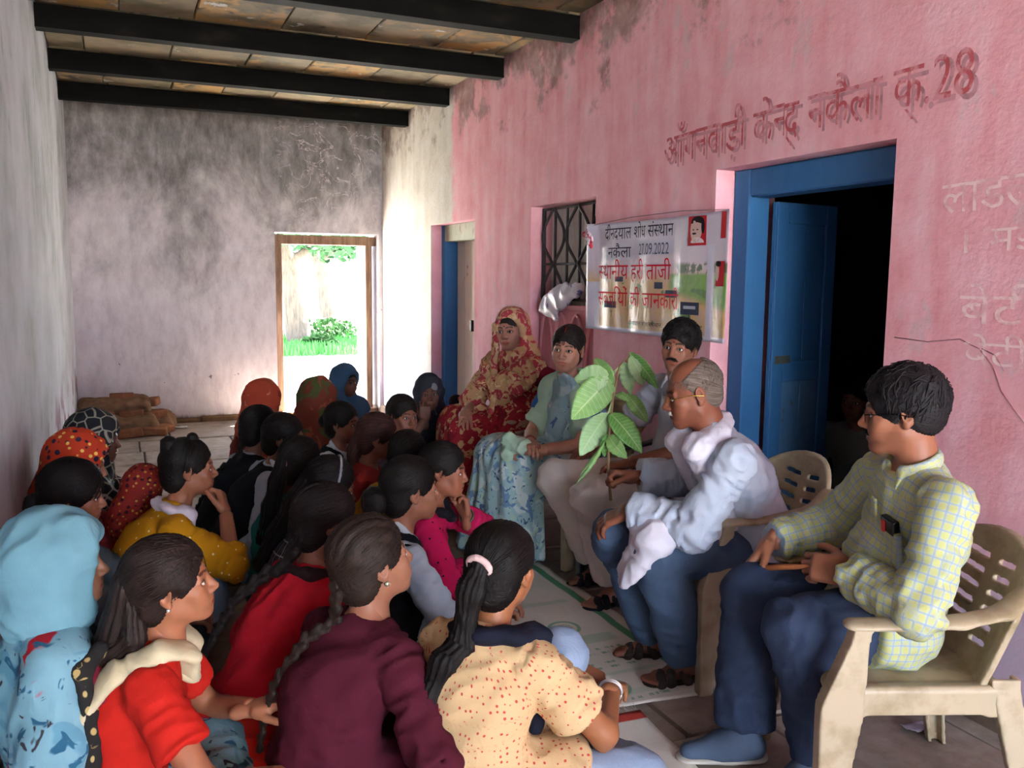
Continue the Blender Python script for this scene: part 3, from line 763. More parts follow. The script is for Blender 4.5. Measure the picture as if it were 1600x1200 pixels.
    def tie(P, pt, r, c, axis=(0, 1, -0.3), body=False, name='hair_tie'):
        pt = vec(*pt); ax = unit(axis)
        if not body: pt = P.HR@pt+P.H; ax = P.HR@ax
        B = basis(ax, (0.3, 0.2, 1)); a = np.linspace(0, 2*np.pi, 17)
        f = Field(0.005)
        for i in range(16): f.cap(pt+B@vec(r*math.cos(a[i]), 0, r*math.sin(a[i])), pt+B@vec(r*math.cos(a[i+1]), 0, r*math.sin(a[i+1])), 0.0085, k=0.004)
        V, Q = f.build(); return P.add(name, V, Q, m_cloth(c))
    def veil(P, mat, o=0.016, drape=0.0, open_=(0.078, 0.10, 0.112), front=True, name='veil', amp=0.006, low=None, label=None, shoulders=True, oc=(0, 0.142, -0.03), back=0.0):
        f = Field(0.008 if P.res < 1.5 else 0.012); HR, H = P.HR, P.H
        f.ell(H+HR@vec(0, -0.018, 0.034), (0.080+o, 0.100+o, 0.090+o), HR, k=0)
        f.cap(H+HR@vec(0, -0.03, -0.02), (P.nb+P.front*-0.03)*(0.6 if not shoulders else 1)+(H*0.4 if not shoulders else 0), 0.082+o, 0.085+o, k=0.05)
        if shoulders:
            for q in 'LR':
                f.cap(P.nb-P.up*0.03, P.sh[q]+vec(0, 0, 0.0), 0.060+o, 0.058+o, k=0.05, flat=(P.front, 1.0))
                if drape: f.cap(P.sh[q], P.sh[q]+(P.el[q]-P.sh[q])*drape, 0.060+o, 0.055+o, k=0.04, cut=[(P.sh[q]+(P.el[q]-P.sh[q])*drape*0.95, P.el[q]-P.sh[q])])
            if back: f.cap(P.nb-P.front*0.04, P.ch*(1-back)+P.p0*back-P.front*0.03, 0.10+o, 0.13+o, k=0.05, flat=(P.front, 0.7))
            if front: f.cap(P.nb+P.front*0.04, P.ch+P.front*0.03, 0.075+o, 0.11+o, k=0.05, flat=(P.front, 0.7))
        f.ell(H+HR@vec(*oc), open_, HR, k=0.012, op='s')
        return P.garment(name, f, mat, amp, 11, label=label)
    def sash(P, mat, pts, w=0.035, t=0.010, name='dupatta', amp=0.003, label=None, n=(0, 0, 1)):
        """folded scarf following body-frame points"""
        f = Field(0.0075)
        for i in range(len(pts)-1):
            a, b = vec(*pts[i]), vec(*pts[i+1])
            f.cap(a, b, w, w, k=0.02, flat=(n[i] if isinstance(n, list) else n, max(t/w, 0.3)))
        return P.garment(name, f, mat, amp, 20, label=label)
    def W(P, wpt):
        """world point to body frame"""
        dx, dy = wpt[0]-P.wxy[0], wpt[1]-P.wxy[1]; c, s = math.cos(-P.rz), math.sin(-P.rz)
        return ((c*dx-s*dy)/P.s, (s*dx+c*dy)/P.s, wpt[2]/P.s)
# ---------------------------------------------------------------- room materials (world coordinates: shells sit at the origin)
W = 3.065
def m_wall_pink():
    n = NT('wall_pink', 0.9, 0.1); co = n.coord(); x, y, z = n.sep(co)
    big = n.noise(co, 1.3, 5, 0.6); mid = n.noise(co, 4.5, 5, 0.65); st = n.noise(n.coord((1, 4.5, 0.7)), 1.6, 5, 0.6)
    pink = n.ramp(n.math('ADD', n.math('MULTIPLY', mid, 0.45), n.math('MULTIPLY', st, 0.55)), [(0.28, '#cb8082'), (0.42, '#dc9aa2'), (0.56, '#e2abb5'), (0.72, '#e6bdc6')])
    white = n.ramp(n.math('ADD', n.math('MULTIPLY', st, 0.4), n.math('MULTIPLY', mid, 0.6)), [(0.3, '#aea698'), (0.5, '#c6c1b8'), (0.7, '#d2d0cc')])
    # whitewashed length beside the far doorway
    wob = n.math('ADD', y, n.math('MULTIPLY', n.math('SUBTRACT', mid, 0.5), 0.35))
    c = n.mix(n.math('MULTIPLY', n.smooth(wob, 7.28, 7.42), n.smooth(x, W+0.012, W+0.004)), pink, white)
    # rough bare plaster near the ceiling
    pz = n.math('ADD', z, n.math('MULTIPLY', n.math('SUBTRACT', n.noise(co, 2.6, 6, 0.7), 0.5), 2.6))
    bare = n.ramp(n.noise(co, 9, 5), [(0.35, '#6f5c55'), (0.6, '#97857c'), (0.75, '#b5a8a4')])
    c = n.mix(n.math('MULTIPLY', n.smooth(pz, 2.75, 3.1), 0.75), c, bare)
    # stains of old lime in flakes
    fl = n.smooth(n.noise(n.coord((1, 1.6, 0.8)), 3.4, 6, 0.7), 0.60, 0.66); c = n.mix(n.math('MULTIPLY', fl, 0.45), c, '#c3aeb2')
    # paler and bluer towards the foot, dust line at the floor
    lo = n.math('ADD', z, n.math('MULTIPLY', mid, 0.5)); c = n.mix(n.math('MULTIPLY', n.smooth(lo, 1.05, 0.55), 0.75), c, '#b7b2c6')
    c = n.mix(n.smooth(n.math('ADD', z, n.math('MULTIPLY', mid, 0.14)), 0.16, 0.08), c, '#55463c')
    n.base(c); n.bump(n.math('ADD', n.math('MULTIPLY', mid, 0.6), n.noise(co, 40, 4)), 0.35, 0.01); return n.m
def m_wall_far():
    n = NT('wall_far', 0.92, 0.08); co = n.coord(); x, y, z = n.sep(co)
    a = n.noise(n.coord((1, 1, 0.8)), 1.6, 7, 0.68, dist=0.5); b = n.noise(n.coord((1.6, 1, 0.7)), 5, 7, 0.7)
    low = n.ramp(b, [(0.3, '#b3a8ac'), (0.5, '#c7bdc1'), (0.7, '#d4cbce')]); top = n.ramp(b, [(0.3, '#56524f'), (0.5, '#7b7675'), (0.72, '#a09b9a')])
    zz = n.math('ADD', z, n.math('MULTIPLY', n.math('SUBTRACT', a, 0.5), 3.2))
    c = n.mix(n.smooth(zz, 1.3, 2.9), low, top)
    sp = n.smooth(n.noise(co, 7, 3, 0.5), 0.70, 0.73); c = n.mix(n.math('MULTIPLY', sp, n.smooth(z, 1.5, 0.9)), c, '#6c5f62')
    vein = n.smooth(n.math('ABSOLUTE', n.math('SUBTRACT', n.noise(co, 4, 3, 0.6, dist=1.0), 0.5)), 0.012, 0.004)
    c = n.mix(n.math('MULTIPLY', vein, n.math('MULTIPLY', n.smooth(x, 1.7, 2.3), n.smooth(z, 1.8, 2.1))), c, '#b4a6ac')
    c = n.mix(n.smooth(n.math('ADD', z, n.math('MULTIPLY', b, 0.12)), 0.14, 0.08), c, '#5e4b3c')
    n.base(c); n.bump(b, 0.35, 0.012); return n.m
def m_wall_left():
    n = NT('wall_left', 0.9, 0.1); co = n.coord(); x, y, z = n.sep(co)
    st = n.noise(n.coord((1, 0.45, 0.6)), 3, 6, 0.6); c = n.ramp(st, [(0.3, '#9a9fa0'), (0.45, '#b0b5ba'), (0.6, '#bfc4cb'), (0.75, '#c9ccd3')])
    k = n.math('MULTIPLY', n.smooth(n.noise(n.coord((1, 1.2, 0.8)), 2.0, 5, 0.65), 0.52, 0.66), n.smooth(z, 1.4, 2.4)); c = n.mix(n.math('MULTIPLY', k, 0.5), c, '#6c7568')
    c = n.mix(n.math('MULTIPLY', n.smooth(n.noise(co, 3, 4), 0.5, 0.6), n.smooth(z, 0.9, 0.4)), c, '#8a6c76')
    n.base(c); n.bump(st, 0.10, 0.01); return n.m
def m_slab():
    n = NT('ceiling_slab', 0.8, 0.2); co = n.coord(); oi = n.n.new('ShaderNodeObjectInfo'); r = oi.outputs['Random']
    v = n.n.new('ShaderNodeVectorMath'); v.operation = 'ADD'; n.link(co, v.inputs[0]); cb = n.n.new('ShaderNodeCombineXYZ')
    n.link(n.math('MULTIPLY', r, 40), cb.inputs[0]); n.link(cb.outputs[0], v.inputs[1]); w = v.outputs[0]
    a = n.noise(w, 2.3, 5, 0.6); b = n.noise(w, 5, 6, 0.6, dist=0.6)
    c = n.ramp(a, [(0.3, '#4c4436'), (0.45, '#70664f'), (0.55, '#857760'), (0.7, '#978468')])
    c = n.mix(n.smooth(n.math('ADD', n.math('MULTIPLY', r, 0.35), b), 0.75, 0.9), c, '#a98552')
    c = n.mix(n.math('MULTIPLY', n.smooth(n.noise(w, 3.2, 5, 0.7), 0.62, 0.66), 0.8), c, '#c9c9c4')
    c = n.mix(n.smooth(n.noise(w, 4.1, 4, 0.6), 0.6, 0.7), c, '#3b342d')
    n.base(c); n.bump(b, 0.3, 0.01); return n.m
def m_beam():
    n = NT('tarred_beam', 0.8, 0.1); co = n.coord((0.4, 1, 1)); a = n.noise(co, 9, 5)
    n.base(n.ramp(a, [(0.35, '#050505'), (0.6, '#0d0c0b'), (0.80, '#231f1c')])); n.bump(a, 0.3, 0.01); return n.m
def m_flag():
    n = NT('flagstone', 0.75, 0.25); co = n.coord(); oi = n.n.new('ShaderNodeObjectInfo'); r = oi.outputs['Random']
    a = n.noise(co, 3.0, 6, 0.65); b = n.noise(co, 14, 4, 0.6)
    c = n.ramp(a, [(0.3, '#75675b'), (0.5, '#948578'), (0.7, '#aea195')]); c = n.mix(0.3, c, n.ramp(b, [(0.35, '#4f443c'), (0.65, '#a59a90')]))
    c = n.mix(n.math('MULTIPLY', r, 0.3), c, '#96897f'); n.base(c); n.bump(n.math('ADD', a, b), 0.3, 0.008); return n.m
def m_dirt(c1='#4a3c31', c2='#77614d', sc=6):
    n = NT('earth', 0.95, 0.05); co = n.coord(); a = n.noise(co, sc, 6, 0.65); n.base(n.ramp(a, [(0.3, c1), (0.7, c2)])); n.bump(a, 0.5, 0.02); return n.m
def m_paint(c, worn, wood='#7a5a3c', th=0.66, rough=0.6):
    n = NT('painted_wood', rough, 0.3); co = n.coord((1, 1, 0.5)); a = n.noise(co, 6, 6, 0.65); b = n.noise(n.coord((1, 1, 0.25)), 16, 5, 0.6)
    col = n.mix(b, c, worn); col = n.mix(n.smooth(a, th, th+0.04), col, wood); n.base(col); n.bump(n.math('ADD', a, b), 0.3, 0.006); return n.m
def m_wood(c1='#5c4534', c2='#8d7258'):
    n = NT('wood', 0.75, 0.2); co = n.coord((6, 6, 0.8)); a = n.noise(co, 4, 6, 0.6); n.base(n.ramp(a, [(0.3, c1), (0.7, c2)])); n.bump(a, 0.4, 0.006); return n.m

# ---------------------------------------------------------------- shell
W, L, ZB, ZC = 3.065, 9.58, 2.98, 3.14
def shell(name, boxes, mat, bev=0.0):
    bm = bmesh.new()
    for lo, hi in boxes: add_box(bm, lo, hi, bev)
    return tag(link(name, bm_mesh(bm, name, mat)), kind='structure')
shell('wall_right', [((W, -5.2, -0.05), (3.43, 2.523, 3.3)), ((W, 2.523, 2.035), (3.43, 3.62, 3.3)), ((W, 3.62, -0.05), (3.43, 4.81, 3.3)),
    ((W, 4.81, 2.0), (3.43, 5.74, 3.3)), ((W, 4.81, -0.05), (3.43, 5.74, 0.45)), ((W, 5.74, -0.05), (3.43, 6.82, 3.3)),
    ((W, 6.82, 1.98), (3.43, 7.93, 3.3)), ((W, 7.93, -0.05), (3.43, 9.95, 3.3))], m_wall_pink())
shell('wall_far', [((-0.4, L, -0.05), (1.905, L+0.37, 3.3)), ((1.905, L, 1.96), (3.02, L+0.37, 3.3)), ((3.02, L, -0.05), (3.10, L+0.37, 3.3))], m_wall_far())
shell('wall_left', [((-0.42, -3.6, -0.05), (-0.02, L+0.3, 3.3))], m_wall_left())
tag(link('floor', box_mesh('floor', (-0.4, -5.3, -0.25), (3.45, 9.95, -0.045), m_dirt())), kind='structure')
# ceiling: one set piece carrying its slabs; beams are trims
ceil = tag(link('ceiling', box_mesh('ceiling', (-0.42, -5.2, 3.22), (3.45, 9.9, 3.36), m_dirt('#3c342c', '#5a4e42'))), kind='structure')
rg = random.Random(5); ms = m_slab(); ys = [L+0.02]+[8.609-1.184*i for i in range(13)]
for bi in range(len(ys)-1):
    y1, y0 = ys[bi], ys[bi+1]; x = 0.0-rg.uniform(0.0, 0.3)
    while x < W:
        w = rg.uniform(0.42, 0.60); xe = min(x+w, W+0.01); xs = max(x, -0.02)
        if xe-xs > 0.05:
            bm = bmesh.new(); add_box(bm, (xs+0.004, y0+0.004, ZC-0.015+rg.uniform(0, 0.012)), (xe-0.004, y1-0.004, 3.215), 0.006, 0.003, rg)
            link('slab', bm_mesh(bm, 'slab', ms), None, ceil)
        x += w
mb = m_beam()
for i in range(12):
    y = 8.609-1.184*i; bm = bmesh.new()
    # steel joist: wide flanges and a web, near flange edge at y
    add_box(bm, (-0.10, y, ZB), (3.16, y+0.11, ZB+0.016)); add_box(bm, (-0.10, y, ZC-0.036), (3.16, y+0.11, ZC-0.02)); add_box(bm, (-0.10, y+0.004, ZB+0.012), (3.16, y+0.106, ZC-0.03))
    b = tag(link('trim_%d' % (i+1), bm_mesh(bm, 'beam', mb)), kind='structure')
    b['label'] = 'black roof beam crossing the veranda below the stone slabs'
# flagstones
fl = bpy.data.objects['floor']; mf = m_flag(); y = -5.1; rg = random.Random(9)
while y < L:
    d = rg.uniform(0.52, 0.72); x = -0.02-rg.uniform(0, 0.4)
    while x < W:
        w = rg.uniform(0.55, 0.95); xs, xe = max(x, -0.01), min(x+w, W); ye = min(y+d, L)
        if xe-xs > 0.06:
            bm = bmesh.new(); add_box(bm, (xs+0.007, y+0.007, -0.05), (xe-0.007, ye-0.007, rg.uniform(-0.006, 0.0)), 0.007, 0.003, rg); link('flagstone', bm_mesh(bm, 'flagstone', mf), None, fl)
        x += w
    y += d
# plinth course at the foot of the pink wall
bm = bmesh.new(); yy = -1.0
while yy < 9.5:
    d = rg.uniform(0.5, 0.9)
    if not (2.4 < yy+d/2 < 3.7 or 6.75 < yy+d/2 < 8.0): add_box(bm, (W-0.045-rg.uniform(0, 0.015), yy+0.01, -0.03), (W+0.01, min(yy+d, 9.57), 0.055+rg.uniform(0, 0.02)), 0.012, 0.006, rg)
    yy += d
tag(link('baseboard_right', bm_mesh(bm, 'plinth', m_dirt('#5a4b40', '#7c6a5c'))), kind='structure')
bm = bmesh.new(); xx = 0.7
while xx < 1.85:
    d = rg.uniform(0.25, 0.45); add_box(bm, (xx, L-0.05-rg.uniform(0, 0.02), -0.03), (min(xx+d, 1.9), L+0.01, 0.03+rg.uniform(0, 0.02)), 0.012, 0.008, rg); xx += d
tag(link('baseboard_far', bm_mesh(bm, 'plinth', m_dirt('#5a4636', '#7d654c'))), kind='structure')

# far doorway: wooden frame with an open plank leaf at its right, threshold
mw = m_wood('#574033', '#8b6f58'); d1 = tag(empty('door_1', (2.45, L+0.2, 0)), kind='structure')
def part(name, lo, hi, mat, par, bev=0.004, jit=0.0, label=None):
    p = par.location; o = link(name, box_mesh(name, tuple(lo[i]-p[i] for i in range(3)), tuple(hi[i]-p[i] for i in range(3)), mat, bev, jit), None, par)
    if label: o['label'] = label
    return o
part('frame', (1.91, L+0.10, 0), (1.99, L+0.20, 1.87), mw, d1, 0.006, 0.004); part('lintel', (1.91, L+0.10, 1.84), (3.02, L+0.22, 1.935), mw, d1, 0.006, 0.004)
part('frame', (2.90, L+0.10, 0), (2.97, L+0.20, 1.87), mw, d1, 0.006, 0.004); part('threshold', (1.91, L+0.05, -0.03), (3.02, L+0.30, 0.04), mw, d1, 0.01, 0.004)
leaf = part('door_leaf', (2.925, L+0.20, 0.05), (2.965, L+0.62, 1.84), m_paint('#4a4f5a', '#6b6f78'), d1)
# small side door
mblue = m_paint('#285c8f', '#3a71a0', '#7d6144', 0.70); d2 = tag(empty('door_2', (3.24, 7.38, 0)), kind='structure')
part('frame', (3.17, 7.84, 0), (3.31, 7.93, 1.98), mblue, d2, 0.005); part('frame', (3.17, 6.82, 0), (3.31, 6.90, 1.98), mblue, d2, 0.005)
part('lintel', (3.17, 6.90, 1.83), (3.31, 7.84, 1.98), m_paint('#6f7d62', '#a9a58c', '#6d5a44', 0.6), d2)
mlf = m_paint('#c9b3a6', '#dccbc0', '#74584a', 0.64, 0.8)
for i in range(5): part('plank', (3.295+0.003*(i % 2), 6.90+0.188*i+0.003, 0.03), (3.335, 6.90+0.188*(i+1)-0.003, 1.83), mlf, d2, 0.004)
part('hasp', (3.27, 7.42, 1.02), (3.30, 7.46, 1.12), m_gloss('#2b2622', 0.5), d2)
# main blue door
d3 = tag(empty('door_3', (3.25, 3.07, 0)), kind='structure')
part('frame', (3.175, 3.50, 0), (3.30, 3.62, 2.035), mblue, d3, 0.008, 0.003); part('frame', (3.175, 2.523, 0), (3.30, 2.60, 2.035), mblue, d3, 0.008)
part('lintel', (3.175, 2.60, 1.90), (3.30, 3.50, 2.035), mblue, d3, 0.008, 0.002)
lf = empty('door_leaf', (0.06, 0.41, 0)); lf.parent = d3; lf.rotation_euler = (0, 0, math.radians(10))
lf2 = link('door_leaf', box_mesh('door_leaf', (0, -0.012, 0.03), (0.46, 0.012, 1.88), mblue, 0.003), None, d3, (0.055, 0.40, 0), (0, 0, math.radians(10)))
bpy.data.objects.remove(lf); lf = lf2; lf.name = 'door_leaf'
for (a, b, c, d) in ((0, 0.085, 0.03, 1.88), (0.375, 0.46, 0.03, 1.88), (0.085, 0.375, 1.78, 1.88), (0.085, 0.375, 1.00, 1.10), (0.085, 0.375, 0.03, 0.16)):
    link('rail', box_mesh('rail', (a+0.001, -0.024, c), (b-0.001, -0.010, d), mblue, 0.003), None, lf)
for k in range(2):
    link('panel', box_mesh('panel', (0.09+k*0.142, -0.017, 1.105), (0.09+k*0.142+0.138, -0.011, 1.775), mblue, 0.002), None, lf)
    link('panel', box_mesh('panel', (0.09+k*0.142, -0.017, 0.165), (0.09+k*0.142+0.138, -0.011, 0.995), m_paint('#2a5a88', '#5f87a8', '#4d5560', 0.62), 0.002), None, lf)
link('latch', box_mesh('latch', (0.02, -0.030, 1.09), (0.13, -0.023, 1.13), m_gloss('#4a4a42', 0.5), 0.002), None, lf)
# second leaf folded back behind the near jamb
link('door_leaf', box_mesh('door_leaf', (0, -0.012, 0.03), (0.44, 0.012, 1.88), mblue, 0.003), None, d3, (0.055, -0.455, 0), (0, 0, math.radians(-14)))
# dark rooms behind the wall
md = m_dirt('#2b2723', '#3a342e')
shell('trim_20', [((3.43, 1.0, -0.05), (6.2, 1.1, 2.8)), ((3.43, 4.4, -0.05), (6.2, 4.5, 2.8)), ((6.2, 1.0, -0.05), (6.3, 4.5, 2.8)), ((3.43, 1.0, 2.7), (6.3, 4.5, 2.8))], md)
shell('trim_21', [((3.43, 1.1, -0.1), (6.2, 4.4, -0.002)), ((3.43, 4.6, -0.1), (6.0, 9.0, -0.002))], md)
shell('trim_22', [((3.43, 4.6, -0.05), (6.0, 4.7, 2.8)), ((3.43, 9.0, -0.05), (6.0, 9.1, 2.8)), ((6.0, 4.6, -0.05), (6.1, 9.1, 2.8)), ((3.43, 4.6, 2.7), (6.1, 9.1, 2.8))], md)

# window with iron grille above a pink painted lower half
w1 = tag(empty('window_1', (3.16, 5.275, 1.0)), kind='structure')
mi = m_gloss('#2e2c2c', 0.6); mp = m_paint('#bf7780', '#cf8c96', '#9c6a66', 0.72, 0.85)
def gy(y): return y-5.275
gx = 0.0
for i, yb in enumerate((4.83, 5.72)): link('frame', box_mesh('frame', (gx-0.012, gy(yb)-0.012, -0.54), (gx+0.012, gy(yb)+0.012, 0.99), mi, 0.003), None, w1)
for z in (0.98, 0.60, 0.36): link('grille_rail', box_mesh('rail', (gx-0.006, gy(4.83), z-0.008), (gx+0.006, gy(5.72), z+0.008), mi, 0.002), None, w1)
for i in range(1, 5):
    yb = 4.83+0.178*i; link('grille_bar', box_mesh('bar', (gx-0.008, gy(yb)-0.007, 0.36), (gx+0.008, gy(yb)+0.007, 0.99), mi, 0.002), None, w1)
for yc in (gy(5.542), gy(5.186), gy(4.83)):
    for sg in (-1, 1):
        if (yc < gy(4.9) and sg < 0): continue
        for (za, zb) in ((0.98, 0.60), (0.60, 0.36)):
            pts = [(gx-0.016, yc+sg*(0.010+0.155*math.sin(math.pi*t*(1 if zb > 0.5 else 0.55))**1.2), za+(zb-za)*t) for t in np.linspace(0, 1, 24)]
            link('grille_curve', tube_mesh('curve', pts, 0.011, mi, 6), None, w1)
for i in range(4): link('shutter_board', box_mesh('board', (0.07, gy(5.10+0.16*i)+0.003, -0.54), (0.095, gy(5.26+0.16*i)-0.003, 1.0), m_paint('#dcd7ce', '#ebe7df', '#b0a494', 0.70, 0.9), 0.003), None, w1)
# pink lower panel with raised arch ribs
bm = bmesh.new(); add_box(bm, (-0.02, gy(4.82), -0.55), (0.02, gy(5.73), 0.30), 0.004); link('lower_panel', bm_mesh(bm, 'lower_panel', mp), None, w1)
for i in range(4):
    yc = gy(4.93+0.227*i)
    pts = [(-0.025, yc+0.10*math.cos(a), -0.10+0.36*math.sin(a)) for a in np.linspace(0, math.pi, 16)]; pts = [(-0.025, yc+0.10, -0.5)]+pts+[(-0.025, yc-0.10, -0.5)]
    link('arch_rib', tube_mesh('arch_rib', pts, 0.013, mp, 6), None, w1)
link('grille_rail', box_mesh('rail', (-0.035, gy(4.83), 0.29), (-0.005, gy(5.72), 0.325), mp, 0.005), None, w1)

# ---------------------------------------------------------------- lettering
def _glyph(s):
    c = bpy.data.curves.new('t', 'FONT'); c.body = s; c.resolution_u = 3; o = bpy.data.objects.new('t', c); m = bpy.data.meshes.new_from_object(o)
    bpy.data.objects.remove(o); bpy.data.curves.remove(c); return m
_adv = {}
def _mx(s):
    m = _glyph(s); x = max((v.co.x for v in m.vertices), default=0); bpy.data.meshes.remove(m); return x
def adv(s):
    if s not in _adv: _adv[s] = _mx(s+'\u0964')-_mx('\u0964')
    return _adv[s]
def text_mesh(name, items, size, mat, space=0.0, thick=0.0, wob=0.0, squeeze=1.0, rng=random.Random(3)):
    """items: strings; ('h', s) = half form (its right stem cut off); ('m', s) = mark set back a touch. Flat mesh in XY"""
    bm = bmesh.new(); x = 0.0
    for it in items:
        half = False; s = it; sl = None
        if isinstance(it, tuple):
            if it[0] == 'h': half = True; s = it[1]
            if it[0] == 'slash': sl = it[1]; s = ''
        if sl is not None:
            w = 0.035; a, b = (x-0.40, -0.02), (x-0.22, -0.20)
            v = [bm.verts.new((a[0]-w, a[1], 0)), bm.verts.new((a[0]+w, a[1], 0)), bm.verts.new((b[0]+w, b[1], 0)), bm.verts.new((b[0]-w, b[1], 0))]; bm.faces.new(v); continue
        if s == ' ': x += 0.30; continue
        m = _glyph(s); sub = bmesh.new(); sub.from_mesh(m); bpy.data.meshes.remove(m); a = adv(s)
        if half:
            cut = a-0.135; bmesh.ops.bisect_plane(sub, geom=sub.verts[:]+sub.edges[:]+sub.faces[:], plane_co=(cut, 0, 0), plane_no=(1, 0, 0), clear_outer=True); a = cut-0.02
        dy = rng.uniform(-wob, wob)
        mp_ = {v: bm.verts.new((v.co.x+x, v.co.y+dy, 0)) for v in sub.verts}
        for f in sub.faces:
            try: bm.faces.new([mp_[v] for v in f.verts])
            except ValueError: pass
        sub.free(); x += a+space
    for v in bm.verts: v.co.x *= size*squeeze; v.co.y *= size
    if thick:
        r = bmesh.ops.extrude_face_region(bm, geom=bm.faces[:]); 
        for e in r['geom']:
            if isinstance(e, bmesh.types.BMVert): e.co.z += thick
    return bm_mesh(bm, name, mat), x*size*squeeze
def on_wall(name, items, size, mat, y0, z0, y1, z1, xw, parent=None, lift=0.002, **k):
    """lay a line of writing on a plane x = xw from (y0, z0) leftwards in the room to (y1, z1)"""
    me, wd = text_mesh(name, items, size, mat, **k); want = math.hypot(y1-y0, z1-z0); f = want/wd
    an = math.atan2(z1-z0, abs(y1-y0)); ca, sa = math.cos(an), math.sin(an)
    for v in me.vertices:
        u = v.co.x*f; w = v.co.y; v.co = Vector((xw-lift-v.co.z, y0-(u*ca-w*sa), z0+u*sa+w*ca))
    me.flip_normals(); return link(name, me, None, parent)
def m_ink(c, fade=None, rough=0.8, th=0.42):
    n = NT('ink', rough, 0.15); co = n.coord()
    if fade: n.base(n.mix(n.smooth(n.noise(co, 18, 4, 0.6), th, th+0.14), fade, c))
    else: n.base(c)
    return n.m
wr = bpy.data.objects['wall_right']
red = m_ink('#b4545a', '#cc8a92')
an_items = ['आ', 'ँ', 'ग', 'न', 'व', 'ा', 'ड़', 'ी', ' ', 'क', 'े', ('h', 'न'), 'द', ('slash', 1), ' ', 'न', 'क', 'ै', 'ल', 'ा', ' ', 'क', ('slash', 1), '.', '2', '8']
on_wall('painted_lettering', an_items, 0.225, red, 4.08, 2.105, 2.20, 2.145, W, wr, thick=0.0, wob=0.03)
sh = m_ink('#a3757c', '#c08a93', th=0.5)
on_wall('painted_lettering', an_items, 0.225, sh, 4.06, 2.088, 2.18, 2.128, W, wr, lift=0.001, wob=0.03)
chalk = m_ink('#e8c8c8', '#d8a4aa', th=0.42)
on_wall('chalk_lettering', ['ल', 'ा', 'ड', 'ल', 'ी'], 0.16, chalk, 2.30, 1.74, 1.90, 1.76, W, wr, wob=0.02)
on_wall('chalk_lettering', ['1', ' ', 'म', 'ई'], 0.12, chalk, 2.23, 1.60, 1.93, 1.61, W, wr, wob=0.02)
on_wall('chalk_lettering', ['ब', 'े', 'ट', 'ी'], 0.15, chalk, 2.20, 1.36, 1.90, 1.36, W, wr, wob=0.02)
on_wall('chalk_lettering', ['ब', 'े', 'ट', 'ी'], 0.12, chalk, 2.17, 1.22, 1.93, 1.22, W, wr, wob=0.02)

mck = m_ink('#a8757a')
for pts in [[(2.476, 1.291), (2.324, 1.284), (2.191, 1.303), (2.112, 1.275), (2.054, 1.221), (2.017, 1.142), (1.965, 1.085), (1.923, 1.044)], [(2.1, 1.276), (2.05, 1.258), (2.01, 1.208)]]:
    link('crack', tube_mesh('crack', [(W-0.0005, a, b) for a, b in pts], 0.0022, mck, 5), None, wr)

# ---------------------------------------------------------------- outside: ground, tree, shrubs
g = tag(link('terrain', box_mesh('terrain', (-40, -40, -0.5), (60, 80, -0.13), m_dirt('#aaa69c', '#bcb9b0', 3))), kind='structure')
mgr = m_dirt('#4a6b35', '#6f8f50', 8)
def leaves_cloud(name, c, r, nb, size, mat, seed, parent=None, flat=0.8):
    rg = np.random.RandomState(seed); Vs, Fs = [], []
    P = rg.normal(size=(nb, 3)); P /= np.linalg.norm(P, axis=1)[:, None]; P = P*(rg.rand(nb, 1)**0.4)*np.array(r)
    for i in range(nb):
        a = rg.normal(size=3); a /= np.linalg.norm(a); b = np.cross(a, rg.normal(size=3)); b /= np.linalg.norm(b); s = size*rg.uniform(0.6, 1.3)
        Vs += [P[i]-a*s, P[i]+b*s*.4, P[i]+a*s, P[i]-b*s*.4]; Fs.append((4*i, 4*i+1, 4*i+2, 4*i+3))
    o = link(name, mesh_np(name, np.array(Vs), np.array(Fs), mat, False), None, parent, c); return o
def tree(x, y, hgt, r, label, seed):
    t = empty('tree', (x, y, -0.13)); tag(t, label, 'tree'); f = Field(0.05)
    f.cap((0.1, 0, 0), (-0.15, 0, 1.6), 0.30, 0.20, k=0.1); f.cap((-0.15, 0, 1.6), (-0.3, 0.1, hgt), 0.20, 0.1, k=0.1)
    f.cap((-0.15, 0, 1.9), (1.0, 0.2, hgt-0.3), 0.12, 0.06, k=0.1); f.cap((-0.2, 0, 1.8), (-1.2, -0.2, hgt-0.2), 0.12, 0.06, k=0.1); f.cap((0, -.2, 0.0), (0.1, -0.1, 0.5), 0.2, 0.1, k=0.2)
    V, Q = f.build(); link('trunk', mesh_np('trunk', V, Q, m_wood('#2c2722', '#4a4238')), None, t)
    mlv = m_cloth('#16301c', '#2f5230'); 
    leaves_cloud('foliage', (0, 0, hgt), (r, r, 0.9), 1500, 0.16, mlv, seed, t); leaves_cloud('foliage', (1.2, 0, hgt-0.7), (1.0, 1.0, 0.4), 350, 0.13, mlv, seed+1, t)
    return t
tree(4.0, 20.0, 3.0, 2.3, 'leafy tree standing outside the far doorway, its trunk leaning left', 3)
tree(6.2, 27.0, 3.6, 2.2, 'smaller tree farther off, seen at the right of the far doorway', 8)
for i, (x, y, r, lb) in enumerate(((4.9, 21.0, 0.55, 'dark green shrub right of the tree trunk outside'), (5.4, 22.5, 0.45, 'shrub behind the other shrub outside, farthest to the right'), (4.4, 19.4, 0.32, 'low bush at the foot of the tree outside'))):
    t = empty('shrub', (x, y, -0.13)); tag(t, lb, 'shrub'); leaves_cloud('foliage', (0, 0, r*0.6), (r*1.3, r, r*0.6), 420, 0.09, m_cloth('#173018', '#35552a'), 30+i, t)
    link('stem', tube_mesh('stem', [(0, 0, 0), (0.02, 0, r*0.4), (0.05, 0.03, r*0.9)], 0.03, m_wood(), 6), None, t)
